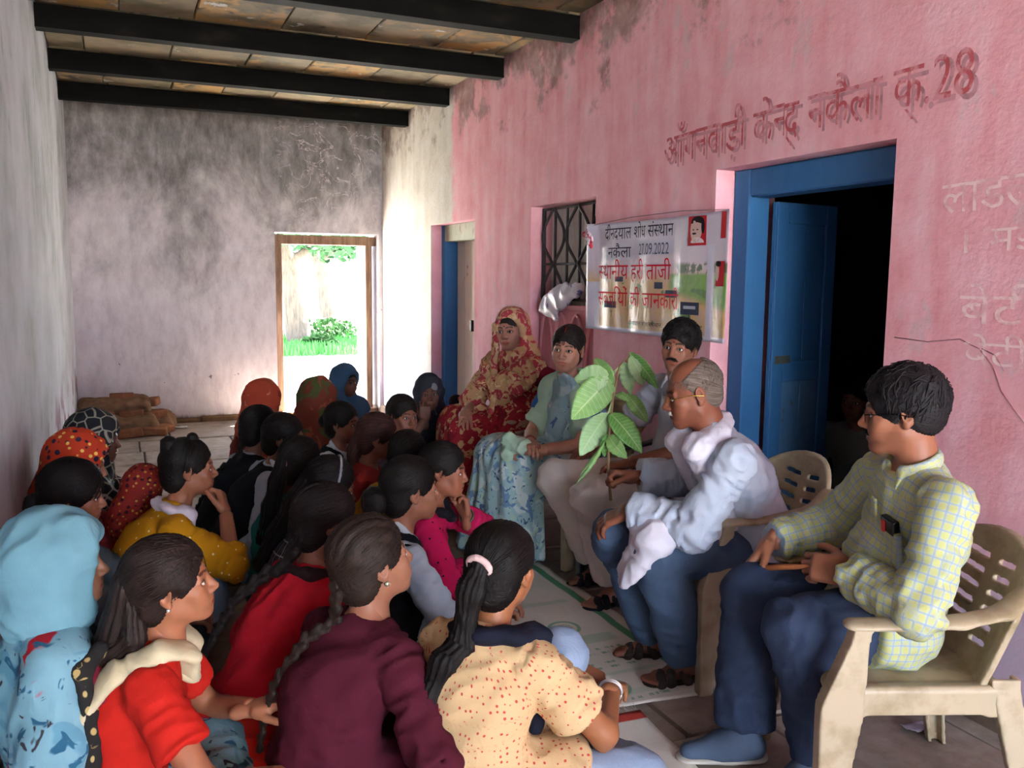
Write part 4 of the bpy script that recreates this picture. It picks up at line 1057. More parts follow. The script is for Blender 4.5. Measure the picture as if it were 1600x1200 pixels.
rs = np.random.RandomState(4); nb = 5000; Pg = np.stack([rs.uniform(2.2, 6.5, nb), rs.uniform(18.2, 22, nb), np.full(nb, -0.13)], 1); V = np.zeros((nb*4, 3)); 
dv = np.stack([rs.uniform(-.05, .05, nb), rs.uniform(-.05, .05, nb), rs.uniform(.10, .28, nb)], 1); wv = np.stack([rs.uniform(.01, .03, nb), rs.uniform(-.02, .02, nb), np.zeros(nb)], 1)
V[0::4] = Pg-wv; V[1::4] = Pg+wv; V[2::4] = Pg+dv+wv*.3; V[3::4] = Pg+dv-wv*.3
tag(link('grass', mesh_np('grass', V, np.arange(nb*4).reshape(nb, 4), m_cloth('#245522', '#3f7a38'), False)), 'strip of green grass around the tree outside the far doorway', 'grass', kind='stuff')
# ---------------------------------------------------------------- moulded plastic armchair (faces +Y)
def chair_parts():
    h = 0.0052; out = {}
    def ysf(x, z): return -0.205-0.30*(z-0.44)+1.1*x*x
    f = Field(h); f.box((0, 0.005, 0.425), (0.215, 0.215, 0.010), r=0.006, k=0.0)
    f.cap((-0.19, 0.222, 0.415), (0.19, 0.222, 0.415), 0.018, k=0.02); f.box((0, 0.225, 0.385), (0.205, 0.008, 0.035), r=0.006, k=0.01)
    for sx in (-1, 1): f.box((sx*0.212, 0.0, 0.385), (0.008, 0.21, 0.042), r=0.006, k=0.012)
    f.box((0, -0.21, 0.39), (0.20, 0.008, 0.04), r=0.006, k=0.01)
    for sx in (-1, 1): f.cap((sx*0.215, -0.14, 0.30), (sx*0.215, 0.14, 0.30), 0.052, k=0.0, op='s')
    f.box((0, 0, 0.448), (0.17, 0.17, 0.016), r=0.012, k=0.03, op='s')
    out['seat'] = f.build()
    f = Field(h)
    def back(x, y, z):
        w = 0.205+0.055*np.clip((z-0.44)/0.2, 0, 1); t = (z-0.62)/0.205
        tl = np.sqrt(np.maximum(1-np.clip(t, 0, 1)**2.4, 0)); 
        d1 = (np.abs(x)-w*np.maximum(tl, 0.02))*0.8; d1 = np.maximum(d1, z-0.825); d1 = np.maximum(d1, 0.415-z)
        rim = np.clip(1-np.abs(d1+0.012)/0.016, 0, 1)
        d = np.maximum(np.abs(y-ysf(x, z))*0.93-0.0065-rim*0.007, d1)
        for r in range(6):
            zc = 0.735-r*0.047
            for sx in ((-1, 1) if r else (-1, 1)):
                px = x-sx*0.066; pz = z-zc-sx*px*0.12; q = np.sqrt(np.maximum(np.abs(px)-0.036, 0)**2+pz**2)-0.0085; d = np.maximum(d, -q)
        return d
    f._add(back, (-0.28, -0.36, 0.40), (0.28, -0.05, 0.84), 0, 'u', 0, ()); out['backrest'] = f.build()
    for nm, sx in (('armrest', -1), ('armrest', 1)):
        f = Field(h); pts = [(0.235, -0.235, 0.72), (0.262, -0.155, 0.672), (0.270, -0.04, 0.650), (0.268, 0.10, 0.645), (0.258, 0.212, 0.640)]
        for a, b in zip(pts[:-1], pts[1:]): f.cap((sx*a[0], a[1], a[2]), (sx*b[0], b[1], b[2]), 0.032, k=0.012, flat=((0.1*sx, 0, 1), 0.40))
        out.setdefault('armrest', []).append(f.build())
    def legf(sx, front):
        f = Field(h)
        def fn(x, y, z):
            if front:
                t = np.clip(z/0.64, 0, 1); cx = sx*(0.262-0.004*t); cy = 0.262-0.045*t-0.03*np.clip((t-0.65)/0.35, 0, 1)
                wy = 0.026+0.030*np.clip(t/0.6, 0, 1)-0.032*np.clip((t-0.62)/0.3, 0, 1); wx = 0.026; top = 0.642
            else:
                t = np.clip(z/0.44, 0, 1); cx = sx*(0.250-0.038*t); cy = -0.285+0.075*t; wy = 0.024+0.014*t; wx = 0.024; top = 0.455
            ax = (x-cx)*sx; ay = (y-cy)*(1 if front else -1); b = 0.006
            pl1 = np.maximum(np.abs(ax-0.0)-b, np.abs(ay)-wy); pl2 = np.maximum(np.abs(ay-wy+b)-b, np.maximum(-ax-wx*1.5, ax))
            pl3 = np.maximum(np.abs(ay+wy-b)-b, np.maximum(-ax-0.02, ax))
            d = np.minimum(np.minimum(pl1, pl2), pl3)
            return np.maximum(np.maximum(d*0.95, z-top), -z)
        f._add(fn, (min(sx*0.2, sx*0.29), -0.34 if not front else 0.1, -0.0), (max(sx*0.2, sx*0.29), -0.12 if not front else 0.33, 0.65), 0, 'u', 0, ()); return f.build()
    out['leg'] = [legf(-1, True), legf(1, True), legf(-1, False), legf(1, False)]
    return out
_cp = chair_parts(); _cm = {}
@cached
def m_plastic(c, c2):
    n = NT('moulded_plastic', 0.42, 0.4); co = n.coord(); a = n.noise(co, 7, 6, 0.65); n.base(n.ramp(a, [(0.35, c2), (0.55, c), (0.8, c)]))
    n.bump(n.noise(co, 120, 2), 0.05, 0.002); return n.m
def chair(x, y, face, label, col=('#ab9c82', '#8f7e60'), s=1.0):
    t = empty('plastic_armchair', (x, y, 0), math.radians(face-90), s); tag(t, label, 'chair', 'moulded plastic armchairs along the pink wall')
    m = m_plastic(*col)
    for k, v in _cp.items():
        for i, (V, Q) in enumerate(v if isinstance(v, list) else [v]):
            key = (k, i, col)
            if key not in _cm: _cm[key] = mesh_np(k, V, Q, m, True)
            link(k, _cm[key], None, t)
    return t
chair(2.405, 1.825, 158, 'beige plastic armchair under the man in the checked shirt, nearest to the camera', s=1.05).scale = (1.05, 1.05, 0.955)
chair(2.56, 2.72, 172, 'beige plastic armchair with slotted back behind the old man in white')
chair(2.72, 3.55, 178, 'dark grey plastic armchair under the man in the grey shirt', ('#4f555c', '#3a3f45'))
chair(2.66, 4.22, 190, 'beige plastic armchair under the woman in the blue floral sari')
chair(2.65, 5.10, 194, 'beige plastic armchair farthest back, under the woman in red and gold')

# ---------------------------------------------------------------- mats
def m_sack(stripe='#2f9a66', redend=False):
    n = NT('woven_sack', 0.65, 0.3); co = n.coord(); x, y, z = n.sep(co)
    w = n.noise(n.coord((1, 1, 1)), 5, 4); c = n.mix(w, '#dcd4c8', '#ebe6dd')
    if redend:
        c = n.mix(n.math('MULTIPLY', n.smooth(y, -0.085, -0.075), n.smooth(y, -0.018, -0.028)), c, '#c8483f')
    else:
        g1 = n.math('MULTIPLY', n.smooth(x, -0.105, -0.095), n.smooth(x, -0.055, -0.065)); c = n.mix(n.math('MULTIPLY', g1, 0.9), c, stripe)
        for a, b, s in ((0.50, 0.60, 0.45), (0.20, 0.245, 0.35), (0.04, 0.10, 0.25), (0.95, 1.02, 0.35), (1.20, 1.23, 0.3)):
            g = n.math('MULTIPLY', n.smooth(y, a, a+0.02), n.smooth(y, b, b-0.02)); g = n.math('MULTIPLY', g, n.smooth(x, -0.13, -0.16)); c = n.mix(n.math('MULTIPLY', g, s), c, '#86b795')
        for (ex, ey, r) in ((-0.31, 0.69, 0.065), (-0.40, 0.12, 0.06)):
            dx = n.math('SUBTRACT', x, ex); dy = n.math('SUBTRACT', y, ey); d = n.math('SQRT', n.math('ADD', n.math('MULTIPLY', dx, dx), n.math('MULTIPLY', dy, dy)))
            k = n.math('SUBTRACT', 1.0, n.smooth(n.math('ABSOLUTE', n.math('SUBTRACT', d, r)), 0.004, 0.012)); k2 = n.math('MULTIPLY', n.smooth(d, r*0.66, r*0.6), n.smooth(n.noise(co, 150, 1), 0.5, 0.56))
            c = n.mix(n.math('MULTIPLY', n.math('MAXIMUM', k, k2), 0.75), c, '#4d9f72')
        for a in (0.44, 0.40, 0.015, 0.27, 0.31):
            g = n.math('MULTIPLY', n.smooth(y, a, a+0.004), n.smooth(y, a+0.022, a+0.018)); t = n.smooth(n.noise(n.coord((60, 8, 1)), 1, 2), 0.5, 0.56)
            g = n.math('MULTIPLY', n.math('MULTIPLY', g, t), n.math('MULTIPLY', n.smooth(x, -0.62, -0.6), n.smooth(x, -0.16, -0.18))); c = n.mix(n.math('MULTIPLY', g, 0.7), c, '#5b9a78')
    n.base(c); n.bump(n.math('ADD', n.math('MULTIPLY', n.noise(co, 7, 4, dist=1.0), 0.8), n.math('MULTIPLY', n.noise(co, 150, 2), 0.1)), 0.5, 0.02); return n.m
def mat_sheet(name, corners, mat, nx, ny, label, group, origin, seed=1, edge=None):
    A, B, C, D = [np.array(c, float) for c in corners]   # A-B far edge .. D-C near edge
    u = np.linspace(0, 1, nx)[None, :, None]; v = np.linspace(0, 1, ny)[:, None, None]
    P = ((A*(1-u)+B*u)*(1-v)+(D*(1-u)+C*u)*v).reshape(-1, 2); Z = 0.0055+0.006*np.maximum(vnoise(np.stack([P[:, 0]*5, P[:, 1]*9, P[:, 0]*0], 1), seed), -0.2)
    V = np.column_stack([P[:, 0]+0.006*vnoise(np.column_stack([P*9, P[:, :1]*0]), seed+2), P[:, 1]+0.006*vnoise(np.column_stack([P*9, P[:, :1]*0]), seed+4), Z]); n = nx*ny
    Vb = V.copy(); Vb[:, 2] = 0.0005; idx = np.arange(n).reshape(ny, nx); q = np.stack([idx[:-1, :-1], idx[1:, :-1], idx[1:, 1:], idx[:-1, 1:]], -1).reshape(-1, 4)
    ring = np.concatenate([idx[0, :], idx[1:, -1], idx[-1, ::-1][1:], idx[::-1, 0][1:]]); s = np.stack([ring[:-1], ring[1:], ring[1:]+n, ring[:-1]+n], 1)
    Q = np.vstack([q, q[:, ::-1]+n, s]); o = link(name, mesh_np(name, np.vstack([V, Vb])-np.array([origin[0], origin[1], 0]), Q, mat), None, None, (origin[0], origin[1], 0))
    tag(o, label, 'mat', group); return o
mat_sheet('sack_mat', ((1.30, 4.12), (2.36, 4.10), (2.385, 2.49), (1.25, 2.63)), m_sack(), 60, 90, 'flattened white woven sacks with green stripe and green prints on the stone floor', None, (2.38, 2.55), 1)
mt = mat_sheet('sack_mat', ((0.85, 2.44), (1.985, 2.50), (1.90, 1.55), (0.85, 1.50)), m_sack(redend=True), 50, 40, 'white woven sack mat with a red end stripe under the girl in dotted cream', None, (1.9, 2.52), 6)
V_, F_ = [], []; rr = np.random.RandomState(2)
for i in range(70):
    x = -0.22+0.30*i/70; a = rr.uniform(-.02, .02); l = rr.uniform(0.02, 0.05); k = len(V_); V_ += [(x, -0.022, .006), (x+.002, -0.022, .006), (x+.002+a, -0.022+l, .009), (x+a, -0.022+l, .009)]; F_.append((k, k+1, k+2, k+3))
fr = link('fringe', mesh_np('fringe', np.array(V_), np.array(F_), m_cloth('#d8d2c6')), None, mt); fr['kind'] = 'stuff'

# ---------------------------------------------------------------- leafy branch held up by the old man
def leaf_np(p, q, w, bend=0.03, seed=0):
    p, q = np.array(p), np.array(q); ax = q-p; Ln = np.linalg.norm(ax); ax /= Ln; view = np.array([-0.5, -0.86, 0.05])
    rg = np.random.RandomState(seed); nrm = view+rg.normal(size=3)*0.25; nrm -= ax*nrm.dot(ax); nrm /= np.linalg.norm(nrm); sd = np.cross(ax, nrm)
    nu, nv = 9, 22; V = []
    for i in range(nv):
        t = i/(nv-1); wd = w*0.5*(math.sin(math.pi*min(t**0.8*0.98+0.012, 1))**0.75)*(1-0.15*(t > .8)*(t-.8)*5)
        for j in range(nu):
            s = -1+2*j/(nu-1); V.append(p+ax*Ln*t+sd*s*wd+nrm*(bend*math.sin(math.pi*t)+0.16*abs(s)*wd+0.004*math.sin(t*38+abs(s)*3)*abs(s)))
    V = np.array(V); F = []
    for i in range(nv-1):
        for j in range(nu-1): a = i*nu+j; F.append((a, a+1, a+nu+1, a+nu))
    uvs = np.array([(-1+2*(k % nu)/(nu-1), (k//nu)/(nv-1), 0) for k in range(nu*nv)])
    return V, np.array(F), uvs
def m_leaf(c1, c2):
    n = NT('leaf', 0.45, 0.4); u, v, _ = n.sep(n.attr('suv')); au = n.math('ABSOLUTE', u)
    vein = n.math('SUBTRACT', 1.0, n.smooth(n.math('ABSOLUTE', n.math('SUBTRACT', n.math('FRACT', n.math('MULTIPLY', n.math('SUBTRACT', v, n.math('MULTIPLY', au, 0.10)), 13)), 0.5)), 0.03, 0.10))
    mid = n.smooth(au, 0.07, 0.03); c = n.mix(n.noise(n.coord(), 16, 3), c1, c2); c = n.mix(n.math('MULTIPLY', n.math('MAXIMUM', mid, n.math('MULTIPLY', vein, 0.6)), 0.6), c, '#b5c98f')
    n.base(c); n.b.inputs['Subsurface Weight'].default_value = 0.0; return n.m
stem = [(2.183, 3.063, 0.60), (2.180, 3.082, 0.722), (2.185, 3.095, 0.839), (2.209, 3.108, 1.022), (2.238, 3.112, 1.147), (2.281, 3.099, 1.197)]
br = empty('leafy_branch', stem[0]); tag(br, 'leafy green branch held upright in the right hand of the old man', 'branch')
link('stem', tube_mesh('stem', [tuple(np.array(q)-np.array(stem[0])) for q in stem], [0.0065, 0.006, 0.0055, 0.005, 0.004, 0.003], m_wood('#6f5a40', '#95795a'), 8), None, br)
LV = [((2.21, 3.119, 1.105), (2.031, 3.132, 0.935), 0.136), ((2.198, 3.124, 1.105), (2.082, 3.207, 1.09), 0.121), ((2.276, 3.102, 1.202), (2.361, 3.012, 1.061), 0.063), ((2.28, 3.098, 1.189), (2.343, 3.098, 1.065), 0.089), ((2.253, 3.107, 1.163), (2.276, 3.079, 1.033), 0.063), ((2.219, 3.105, 1.03), (2.26, 3.061, 1.004), 0.037), ((2.262, 3.086, 1.033), (2.345, 3.055, 0.916), 0.063), ((2.194, 3.106, 0.957), (2.286, 3.001, 0.802), 0.094), ((2.187, 3.109, 0.954), (2.089, 3.162, 0.775), 0.105), ((2.186, 3.098, 0.865), (2.226, 3.014, 0.782), 0.068), ((2.186, 3.098, 0.871), (2.166, 3.095, 0.777), 0.047), ((2.173, 3.101, 0.844), (2.044, 3.113, 0.668), 0.016), ((2.178, 3.098, 0.839), (2.079, 3.145, 0.691), 0.016), ((2.211, 3.114, 1.074), (2.173, 3.199, 1.173), 0.079)]
mls = [m_leaf('#5f8f45', '#86ad66'), m_leaf('#7ea36a', '#9bb98a'), m_leaf('#4c8038', '#6c9c50')]
for i, (p, q, w) in enumerate(LV):
    V, F, uvs = leaf_np(p, q, w, 0.02 if i % 2 else -0.015, i); mi_ = 1 if i in (1, 3, 8, 4) else (2 if i in (2, 7, 10) else 0)
    o = link('leaf', mesh_np('leaf', V-np.array(stem[0]), F, mls[mi_], True, {'suv': uvs}), None, br)
    so_ = o.modifiers.new('thickness', 'SOLIDIFY'); so_.thickness = 0.0008
    a = min(stem, key=lambda t: np.linalg.norm(np.array(t)-np.array(p)))
    if np.linalg.norm(np.array(a)-np.array(p)) > 0.004: link('leaf_stalk', tube_mesh('leaf_stalk', [tuple(np.array(a)-np.array(stem[0])), tuple(np.array(p)-np.array(stem[0]))], 0.0022, mls[0], 6), None, br)

# ---------------------------------------------------------------- printed banner on the pink wall
def m_banner():
    n = NT('banner_vinyl', 0.38, 0.45); co = n.coord(); x, y, z = n.sep(co)      # y: 0 left .. -1.38 right, z: 0 bottom .. 0.64 top
    u = n.math('DIVIDE', y, -1.38); v = n.math('DIVIDE', z, 0.64); a = n.noise(co, 9, 4, 0.6)
    sky = n.mix(v, '#cdb0b4', '#c6bed0'); land = n.ramp(a, [(0.35, '#c09762'), (0.5, '#cfab7a'), (0.65, '#c9a48c')])
    gr = n.mix(n.noise(co, 30, 3), '#5f8a4a', '#88a958')
    hz = n.math('ADD', v, n.math('MULTIPLY', n.math('SUBTRACT', a, 0.5), 0.06))
    c = n.mix(n.smooth(hz, 0.60, 0.42), sky, land)
    fld = n.math('MULTIPLY', n.smooth(n.math('SUBTRACT', v, n.math('MULTIPLY', u, -0.42)), 0.62, 0.70), n.math('MULTIPLY', n.smooth(v, 0.54, 0.51), n.smooth(u, 0.62, 0.66))); c = n.mix(fld, c, gr)
    bush = n.math('MULTIPLY', n.smooth(n.noise(n.coord((1, 1, 2)), 6.5, 3, 0.5), 0.60, 0.64), n.smooth(v, 0.5, 0.42)); c = n.mix(bush, c, '#5d7f48')
    trees = n.math('MULTIPLY', n.math('MULTIPLY', n.smooth(v, 0.63, 0.59), n.smooth(v, 0.51, 0.54)), n.math('MULTIPLY', n.smooth(u, 0.66, 0.72), n.smooth(n.noise(co, 22, 3), 0.42, 0.5))); c = n.mix(trees, c, '#5c6b52')
    wt = '#c9c3d6'
    for (a0, a1, b0, b1) in ((0.0, 0.10, 0.0, 0.45), (0.875, 0.915, 0.0, 0.75), (0.0, 1.0, 0.0, 0.035)):
        k = n.math('MULTIPLY', n.math('MULTIPLY', n.smooth(u, a0-0.004, a0+0.004), n.smooth(u, a1+0.006, a1-0.002)), n.math('MULTIPLY', n.smooth(v, b0-0.01, b0+0.004), n.smooth(v, b1+0.01, b1-0.004))); c = n.mix(k, c, wt)
    n.base(c); n.bump(n.noise(n.coord((1, 3, 1)), 6, 4, 0.55, dist=1.0), 0.25, 0.02); return n.m
Y0, Z0 = 4.855, 1.195; bw, bh = 1.375, 0.64
def bdep(y, z):      # how far the sheet stands off the wall
    y = np.asarray(y, float); z = np.asarray(z, float)
    return 0.020+0.005*np.sin(y*17+z*2)+0.0018*np.sin(y*41-z*5)+0.010*np.exp(-(y/0.06)**2)
gy_, gz_ = np.meshgrid(np.linspace(0, -bw, 90), np.linspace(0, bh, 36)); sag = 0.012*np.sin(np.pi*np.abs(gy_)/bw)
P = np.stack([-bdep(gy_, gz_), gy_, gz_-sag*(gz_/bh)], -1).reshape(-1, 3); idx = np.arange(len(P)).reshape(36, 90)
q = np.stack([idx[:-1, :-1], idx[1:, :-1], idx[1:, 1:], idx[:-1, 1:]], -1).reshape(-1, 4)
bn = link('banner', mesh_np('banner', P, q, m_banner()), None, None, (W, Y0, Z0)); tag(bn, 'printed white banner with black and red lettering, hung beside the blue door', 'banner')
so_ = bn.modifiers.new('thickness', 'SOLIDIFY'); so_.thickness = 0.0012; so_.offset = 0
def bprint(name, me, lift=0.004):
    for v in me.vertices: v.co.x = -float(bdep(v.co.y, v.co.z))-lift
    return link(name, me, None, bn)
def btext(items, size, ink, u0, u1, v, lift=0.0085, wmul=None, wob=0.0):
    me, wd = text_mesh('lettering', items, size, ink); f = (u1-u0)*bw/wd
    bm = bmesh.new(); bm.from_mesh(me)
    for q_ in bm.verts: q_.co = Vector((0, -(u0*bw+q_.co.x*f), v*bh+q_.co.y))
    bmesh.ops.triangulate(bm, faces=bm.faces[:]); bm.to_mesh(me); bm.free(); me.flip_normals(); return bprint('lettering', me, lift)
def brect(name, u0, u1, v0, v1, mat, lift=0.0028, nx=8):
    ys_ = np.linspace(-u0*bw, -u1*bw, nx); zs_ = np.linspace(v0*bh, v1*bh, 5); Y_, Z_ = np.meshgrid(ys_, zs_); P = np.stack([Y_*0, Y_, Z_], -1).reshape(-1, 3)
    idx = np.arange(len(P)).reshape(5, nx); q = np.stack([idx[:-1, :-1], idx[1:, :-1], idx[1:, 1:], idx[:-1, 1:]], -1).reshape(-1, 4); return bprint(name, mesh_np(name, P, q, mat), lift)
blk = m_ink('#242433'); rdi = m_ink('#c81c30'); gry = m_ink('#5c5c72')
btext(['द', 'ी', 'न', 'द', 'य', 'ा', 'ल', ' ', 'श', 'ा', 'े', 'ध', ' ', 'स', 'ं', ('h', 'स'), 'थ', 'ा', 'न'], 0.100, blk, 0.155, 0.665, 0.838)
brect('pasted_slip', 0.165, 0.385, 0.650, 0.795, m_cloth('#cfcad9')); brect('pasted_slip', 0.405, 0.655, 0.685, 0.81, m_cloth('#cdc8d8'))
btext(['न', 'क', 'ै', 'ल', 'ा'], 0.092, blk, 0.185, 0.365, 0.672); btext(['27.09.2022'], 0.088, gry, 0.425, 0.64, 0.690)
btext([('h', 'स'), 'थ', 'ा', 'न', 'ी', 'य', ' ', 'ह', 'र', 'ी', ' ', 'त', 'ा', 'ज', 'ी'], 0.128, rdi, 0.10, 0.655, 0.478)
btext(['स', ('h', 'ब'), 'ज', 'ि', 'य', 'ा', 'े', 'ं', ' ', 'क', 'ी', ' ', 'ज', 'ा', 'न', 'क', 'ा', 'र', 'ी'], 0.128, rdi, 0.10, 0.72, 0.235)
btext(['द', 'ी', 'न', 'द', 'य', 'ा', 'ल', ' ', 'श', 'ा', 'े', 'ध', ' ', 'स', 'ं', ('h', 'स'), 'थ', 'ा', 'न'], 0.034, blk, 0.36, 0.60, 0.075)
btext(['च', 'ि', 'त', 'र', 'क', 'ू', 'ट'], 0.034, blk, 0.79, 0.87, 0.085)
rq = m_cloth('#b8212c'); sk = m_cloth('#cfa9a0'); hb = m_cloth('#1d1416')
def bell(name, uc, vc, ru, rv, mat, lift, a0=0, a1=2*math.pi):
    P = [(0, -uc*bw, vc*bh)]+[(0, -(uc*bw+ru*math.cos(a)), vc*bh+rv*math.sin(a)) for a in np.linspace(a0, a1, 25)]
    return bprint(name, mesh_np(name, np.array(P), np.array([(0, i, i+1) for i in range(1, 25)]), mat), lift)
for (a, b, c, d) in ((0.765, 0.870, 0.745, 0.975), (0.955, 0.985, 0.79, 0.99), (0.935, 0.985, 0.43, 0.62)):
    brect('portrait', a, b, c, d, rq, 0.0028)
bell('portrait_face', 0.815, 0.865, 0.046, 0.062, sk, 0.0040); bell('portrait_face', 0.822, 0.765, 0.052, 0.028, m_cloth('#d8c4cc'), 0.0040, 0, math.pi)
bell('portrait_hair', 0.824, 0.925, 0.050, 0.030, hb, 0.0048, -0.4, math.pi+0.2); bell('portrait_hair', 0.862-0.008, 0.89, 0.012, 0.035, hb, 0.0052); bell('portrait_mark', 0.808, 0.838, 0.018, 0.005, hb, 0.0052)
bell('portrait_mark', 0.803, 0.868, 0.008, 0.003, hb, 0.0052); bell('portrait_mark', 0.826, 0.868, 0.008, 0.003, hb, 0.0052)
bell('portrait_face', 0.945, 0.54, 0.016, 0.045, sk, 0.0040); bell('portrait_hair', 0.952, 0.60, 0.022, 0.014, hb, 0.0048)
for (a, b, c, d) in ((0.155, 0.255, 0.215, 0.275), (0.245, 0.305, 0.455, 0.50), (0.545, 0.60, 0.40, 0.455), (0.62, 0.70, 0.33, 0.39)):
    brect('printed_board', a, b, c, d, m_cloth('#4c5366'), 0.0028)
brect('printed_board', 0.735, 0.845, 0.20, 0.30, m_cloth('#343a4e'), 0.0050); brect('printed_post', 0.785, 0.789, 0.03, 0.20, m_cloth('#3b4152'), 0.0050); brect('printed_board', 0.755, 0.825, 0.245, 0.27, m_cloth('#a9a9b8'), 0.0056)
link('hanging_string', tube_mesh('hanging_string', [(-0.022, -0.02, bh-0.01), (-0.03, -0.5, bh+0.012), (-0.03, -1.0, bh+0.016), (-0.022, -bw, bh)], 0.002, m_cloth('#7a5f60'), 6), None, bn)
f = Field(0.005); f.cap((-0.03, 0.02, bh-0.03), (-0.04, -0.05, bh-0.10), 0.020, 0.028, k=0.01, flat=((1, 0, 0), .5)); f.cap((-0.04, 0.03, bh-0.06), (-0.04, -0.06, bh-0.14), 0.012, 0.014, k=0.01); V, Q = f.build()
link('knot', mesh_np('knot', V+0.006*ridge(V*40)[:, None], Q, m_floral('#c9b8c2', (('#b0303c', 20, 0.52),))), None, bn)

# white plastic bag with blue print caught on the grille
f = Field(0.006); f.cap((0, 0.16, -0.02), (0, 0.0, 0.05), 0.05, 0.07, k=0.03, flat=((1, 0, 0), 0.35)); f.cap((0, 0.0, 0.05), (0, -0.14, 0.10), 0.07, 0.03, k=0.03, flat=((1, 0, 0), 0.35)); f.cap((0, 0.12, -0.03), (0, 0.07, -0.09), 0.045, 0.025, k=0.03, flat=((1, 0, 0), 0.4));
V, Q = f.build(); V = V+vnormals(V, Q)*(0.012*ridge(V*np.array([6, 22, 9])))[:, None]; V = V*np.array([1, 1.7, 1.1], np.float32)
tag(link('plastic_bag', mesh_np('plastic_bag', V, Q, m_floral('#c4bcc4', (('#6a6aa8', 12, 0.62),), rough=0.4)), None, None, (3.11, 5.32, 1.33)), 'crumpled white plastic bag with blue print caught on the window grille', 'bag')

# heap of broken bricks and mud in the far left corner
hp = empty('rubble_step', (0.33, 8.99, 0)); tag(hp, 'low heap of mud and broken bricks in the far left corner', 'rubble'); hp['category'] = 'rubble'
f = Field(0.015)
f.box((-0.02, 0.36, 0.14), (0.30, 0.20, 0.15), r=0.05, k=0); f.box((0.02, 0.05, 0.06), (0.31, 0.20, 0.09), r=0.04, k=0.05); f.ell((0.36, 0.3, 0.05), (0.16, 0.2, 0.12), k=0.05)
V, Q = f.build(); V = V+vnormals(V, Q)*(0.03*ridge(V*7, 2)+0.012*vnoise(V*22, 4))[:, None]; V[:, 2] = np.maximum(V[:, 2], -0.005); link('mud', mesh_np('mud', V, Q, m_dirt('#5d4636', '#8b6e55')), None, hp)
rg = random.Random(3); mbk = m_dirt('#6a4534', '#94674c', 12)
for i, (x, y, z, a) in enumerate(((0.10, -0.20, 0.045, 0.1), (0.31, -0.16, 0.045, -0.1), (0.33, 0.16, 0.15, 0.4), (0.12, 0.13, 0.175, -0.15), (-0.12, -0.2, 0.045, 0.05), (-0.13, 0.12, 0.17, 0.1), (0.05, 0.36, 0.31, 0.0), (0.40, -0.02, 0.04, 0.9), (0.27, 0.38, 0.25, -0.4))):
    bm = bmesh.new(); add_box(bm, (-0.11, -0.055, -0.038), (0.11, 0.055, 0.038), 0.010, 0.007, rg); link('brick', bm_mesh(bm, 'brick', mbk), None, hp, (x, y, z), (rg.uniform(-.1, .1), rg.uniform(-.1, .1), a))
def scrap(x, y, w, d, label, col, seed, z=0.0):
    gx_, gy2 = np.meshgrid(np.linspace(-w/2, w/2, 9), np.linspace(-d/2, d/2, 7)); P = np.stack([gx_, gy2, 0*gx_], -1).reshape(-1, 3); P[:, 2] = 0.006+0.012*np.abs(vnoise(P*30, seed)); P[:, :2] += 0.01*vnoise(P*40, seed+1)[:, None]
    idx = np.arange(63).reshape(7, 9); q = np.stack([idx[:-1, :-1], idx[:-1, 1:], idx[1:, 1:], idx[1:, :-1]], -1).reshape(-1, 4)
    o = link('paper_scrap', mesh_np('paper_scrap', P, q, m_cloth(col)), None, None, (x, y, z)); m = o.modifiers.new('thickness', 'SOLIDIFY'); m.thickness = 0.001; tag(o, label, 'litter')
scrap(0.88, 9.2, 0.16, 0.10, 'pale scrap of paper on the floor by the far wall', '#c9cdd4', 1)
scrap(2.78, 2.02, 0.10, 0.05, 'crumpled white scrap on the floor behind the nearest chair', '#aeb2c0', 5)
# black bag with a pale panel beside the small door
f = Field(0.008); f.ell((0, 0, 0.34), (0.15, 0.17, 0.24), k=0); f.ell((0.02, 0.0, 0.13), (0.20, 0.18, 0.14), k=0.08); f.cap((0.02, 0.0, 0.45), (-0.05, -0.02, 0.62), 0.06, 0.04, k=0.06)
V, Q = f.build(); V = V+vnormals(V, Q)*(0.014*ridge(V*9, 3))[:, None]; V[:, 2] = np.maximum(V[:, 2], 0.0)
bg_ = tag(link('cloth_bundle', mesh_np('cloth_bundle', V, Q, m_cloth('#20222a', '#31333d')), None, None, (2.62, 5.95, 0.0)), 'black cloth bundle with a pale patch beside the woman in the dark veil', 'bundle')
f = Field(0.006); f.ell((-0.02, -0.13, 0.42), (0.09, 0.06, 0.055), k=0); V, Q = f.build(); link('pale_patch', mesh_np('pale_patch', V, Q, m_cloth('#a89a96')), None, bg_)
# ---------------------------------------------------------------- women and girls on the floor
BRAID = lambda n=8: None
def salwar(P, c, **k): return P.trousers(m_cloth(c), o=0.022, loose=0.03, name='salwar', **k)
def collar(P, c='#c9d2dc', r=0.056, name='collar'):
    f = Field(0.006); u = P.up; n = P.nb+u*0.0
    a = np.linspace(0, 2*np.pi, 13)
    for i in range(12):
        p = [n+vec(math.cos(t)*r, 0, 0)+P.front*(math.sin(t)*r*0.9)+u*(0.012-0.02*math.sin(t)) for t in (a[i], a[i+1])]
        f.cap(p[0], p[1], 0.014, k=0.006, flat=(u, 1.0))
    V, Q = f.build(); return P.add(name, V, Q, m_cloth(c))
def vest(P, c='#14151c', skirt=0.35, label=None, w=0.60):
    f = Field(0.009 if P.res < 1.5 else 0.013); o = 0.024
    sv = P.sh; P.sh = {q: P.nb-P.up*0.045+(sv[q]-(P.nb-P.up*0.045))*w for q in 'LR'}; P.torso(f, o); P.sh = sv
    for q in 'LR': P.leg(f, q, o+0.02, skirt, tag=0, loose=0.01)
    f.cap(P.nb+P.up*0.01, P.H, 0.075, k=0.015, op='s'); f.ell(P.nb+P.front*0.09, (0.05, 0.06, 0.13), k=0.02, op='s')
    return P.garment('vest', f, m_cloth(c), 0.004, label=label)
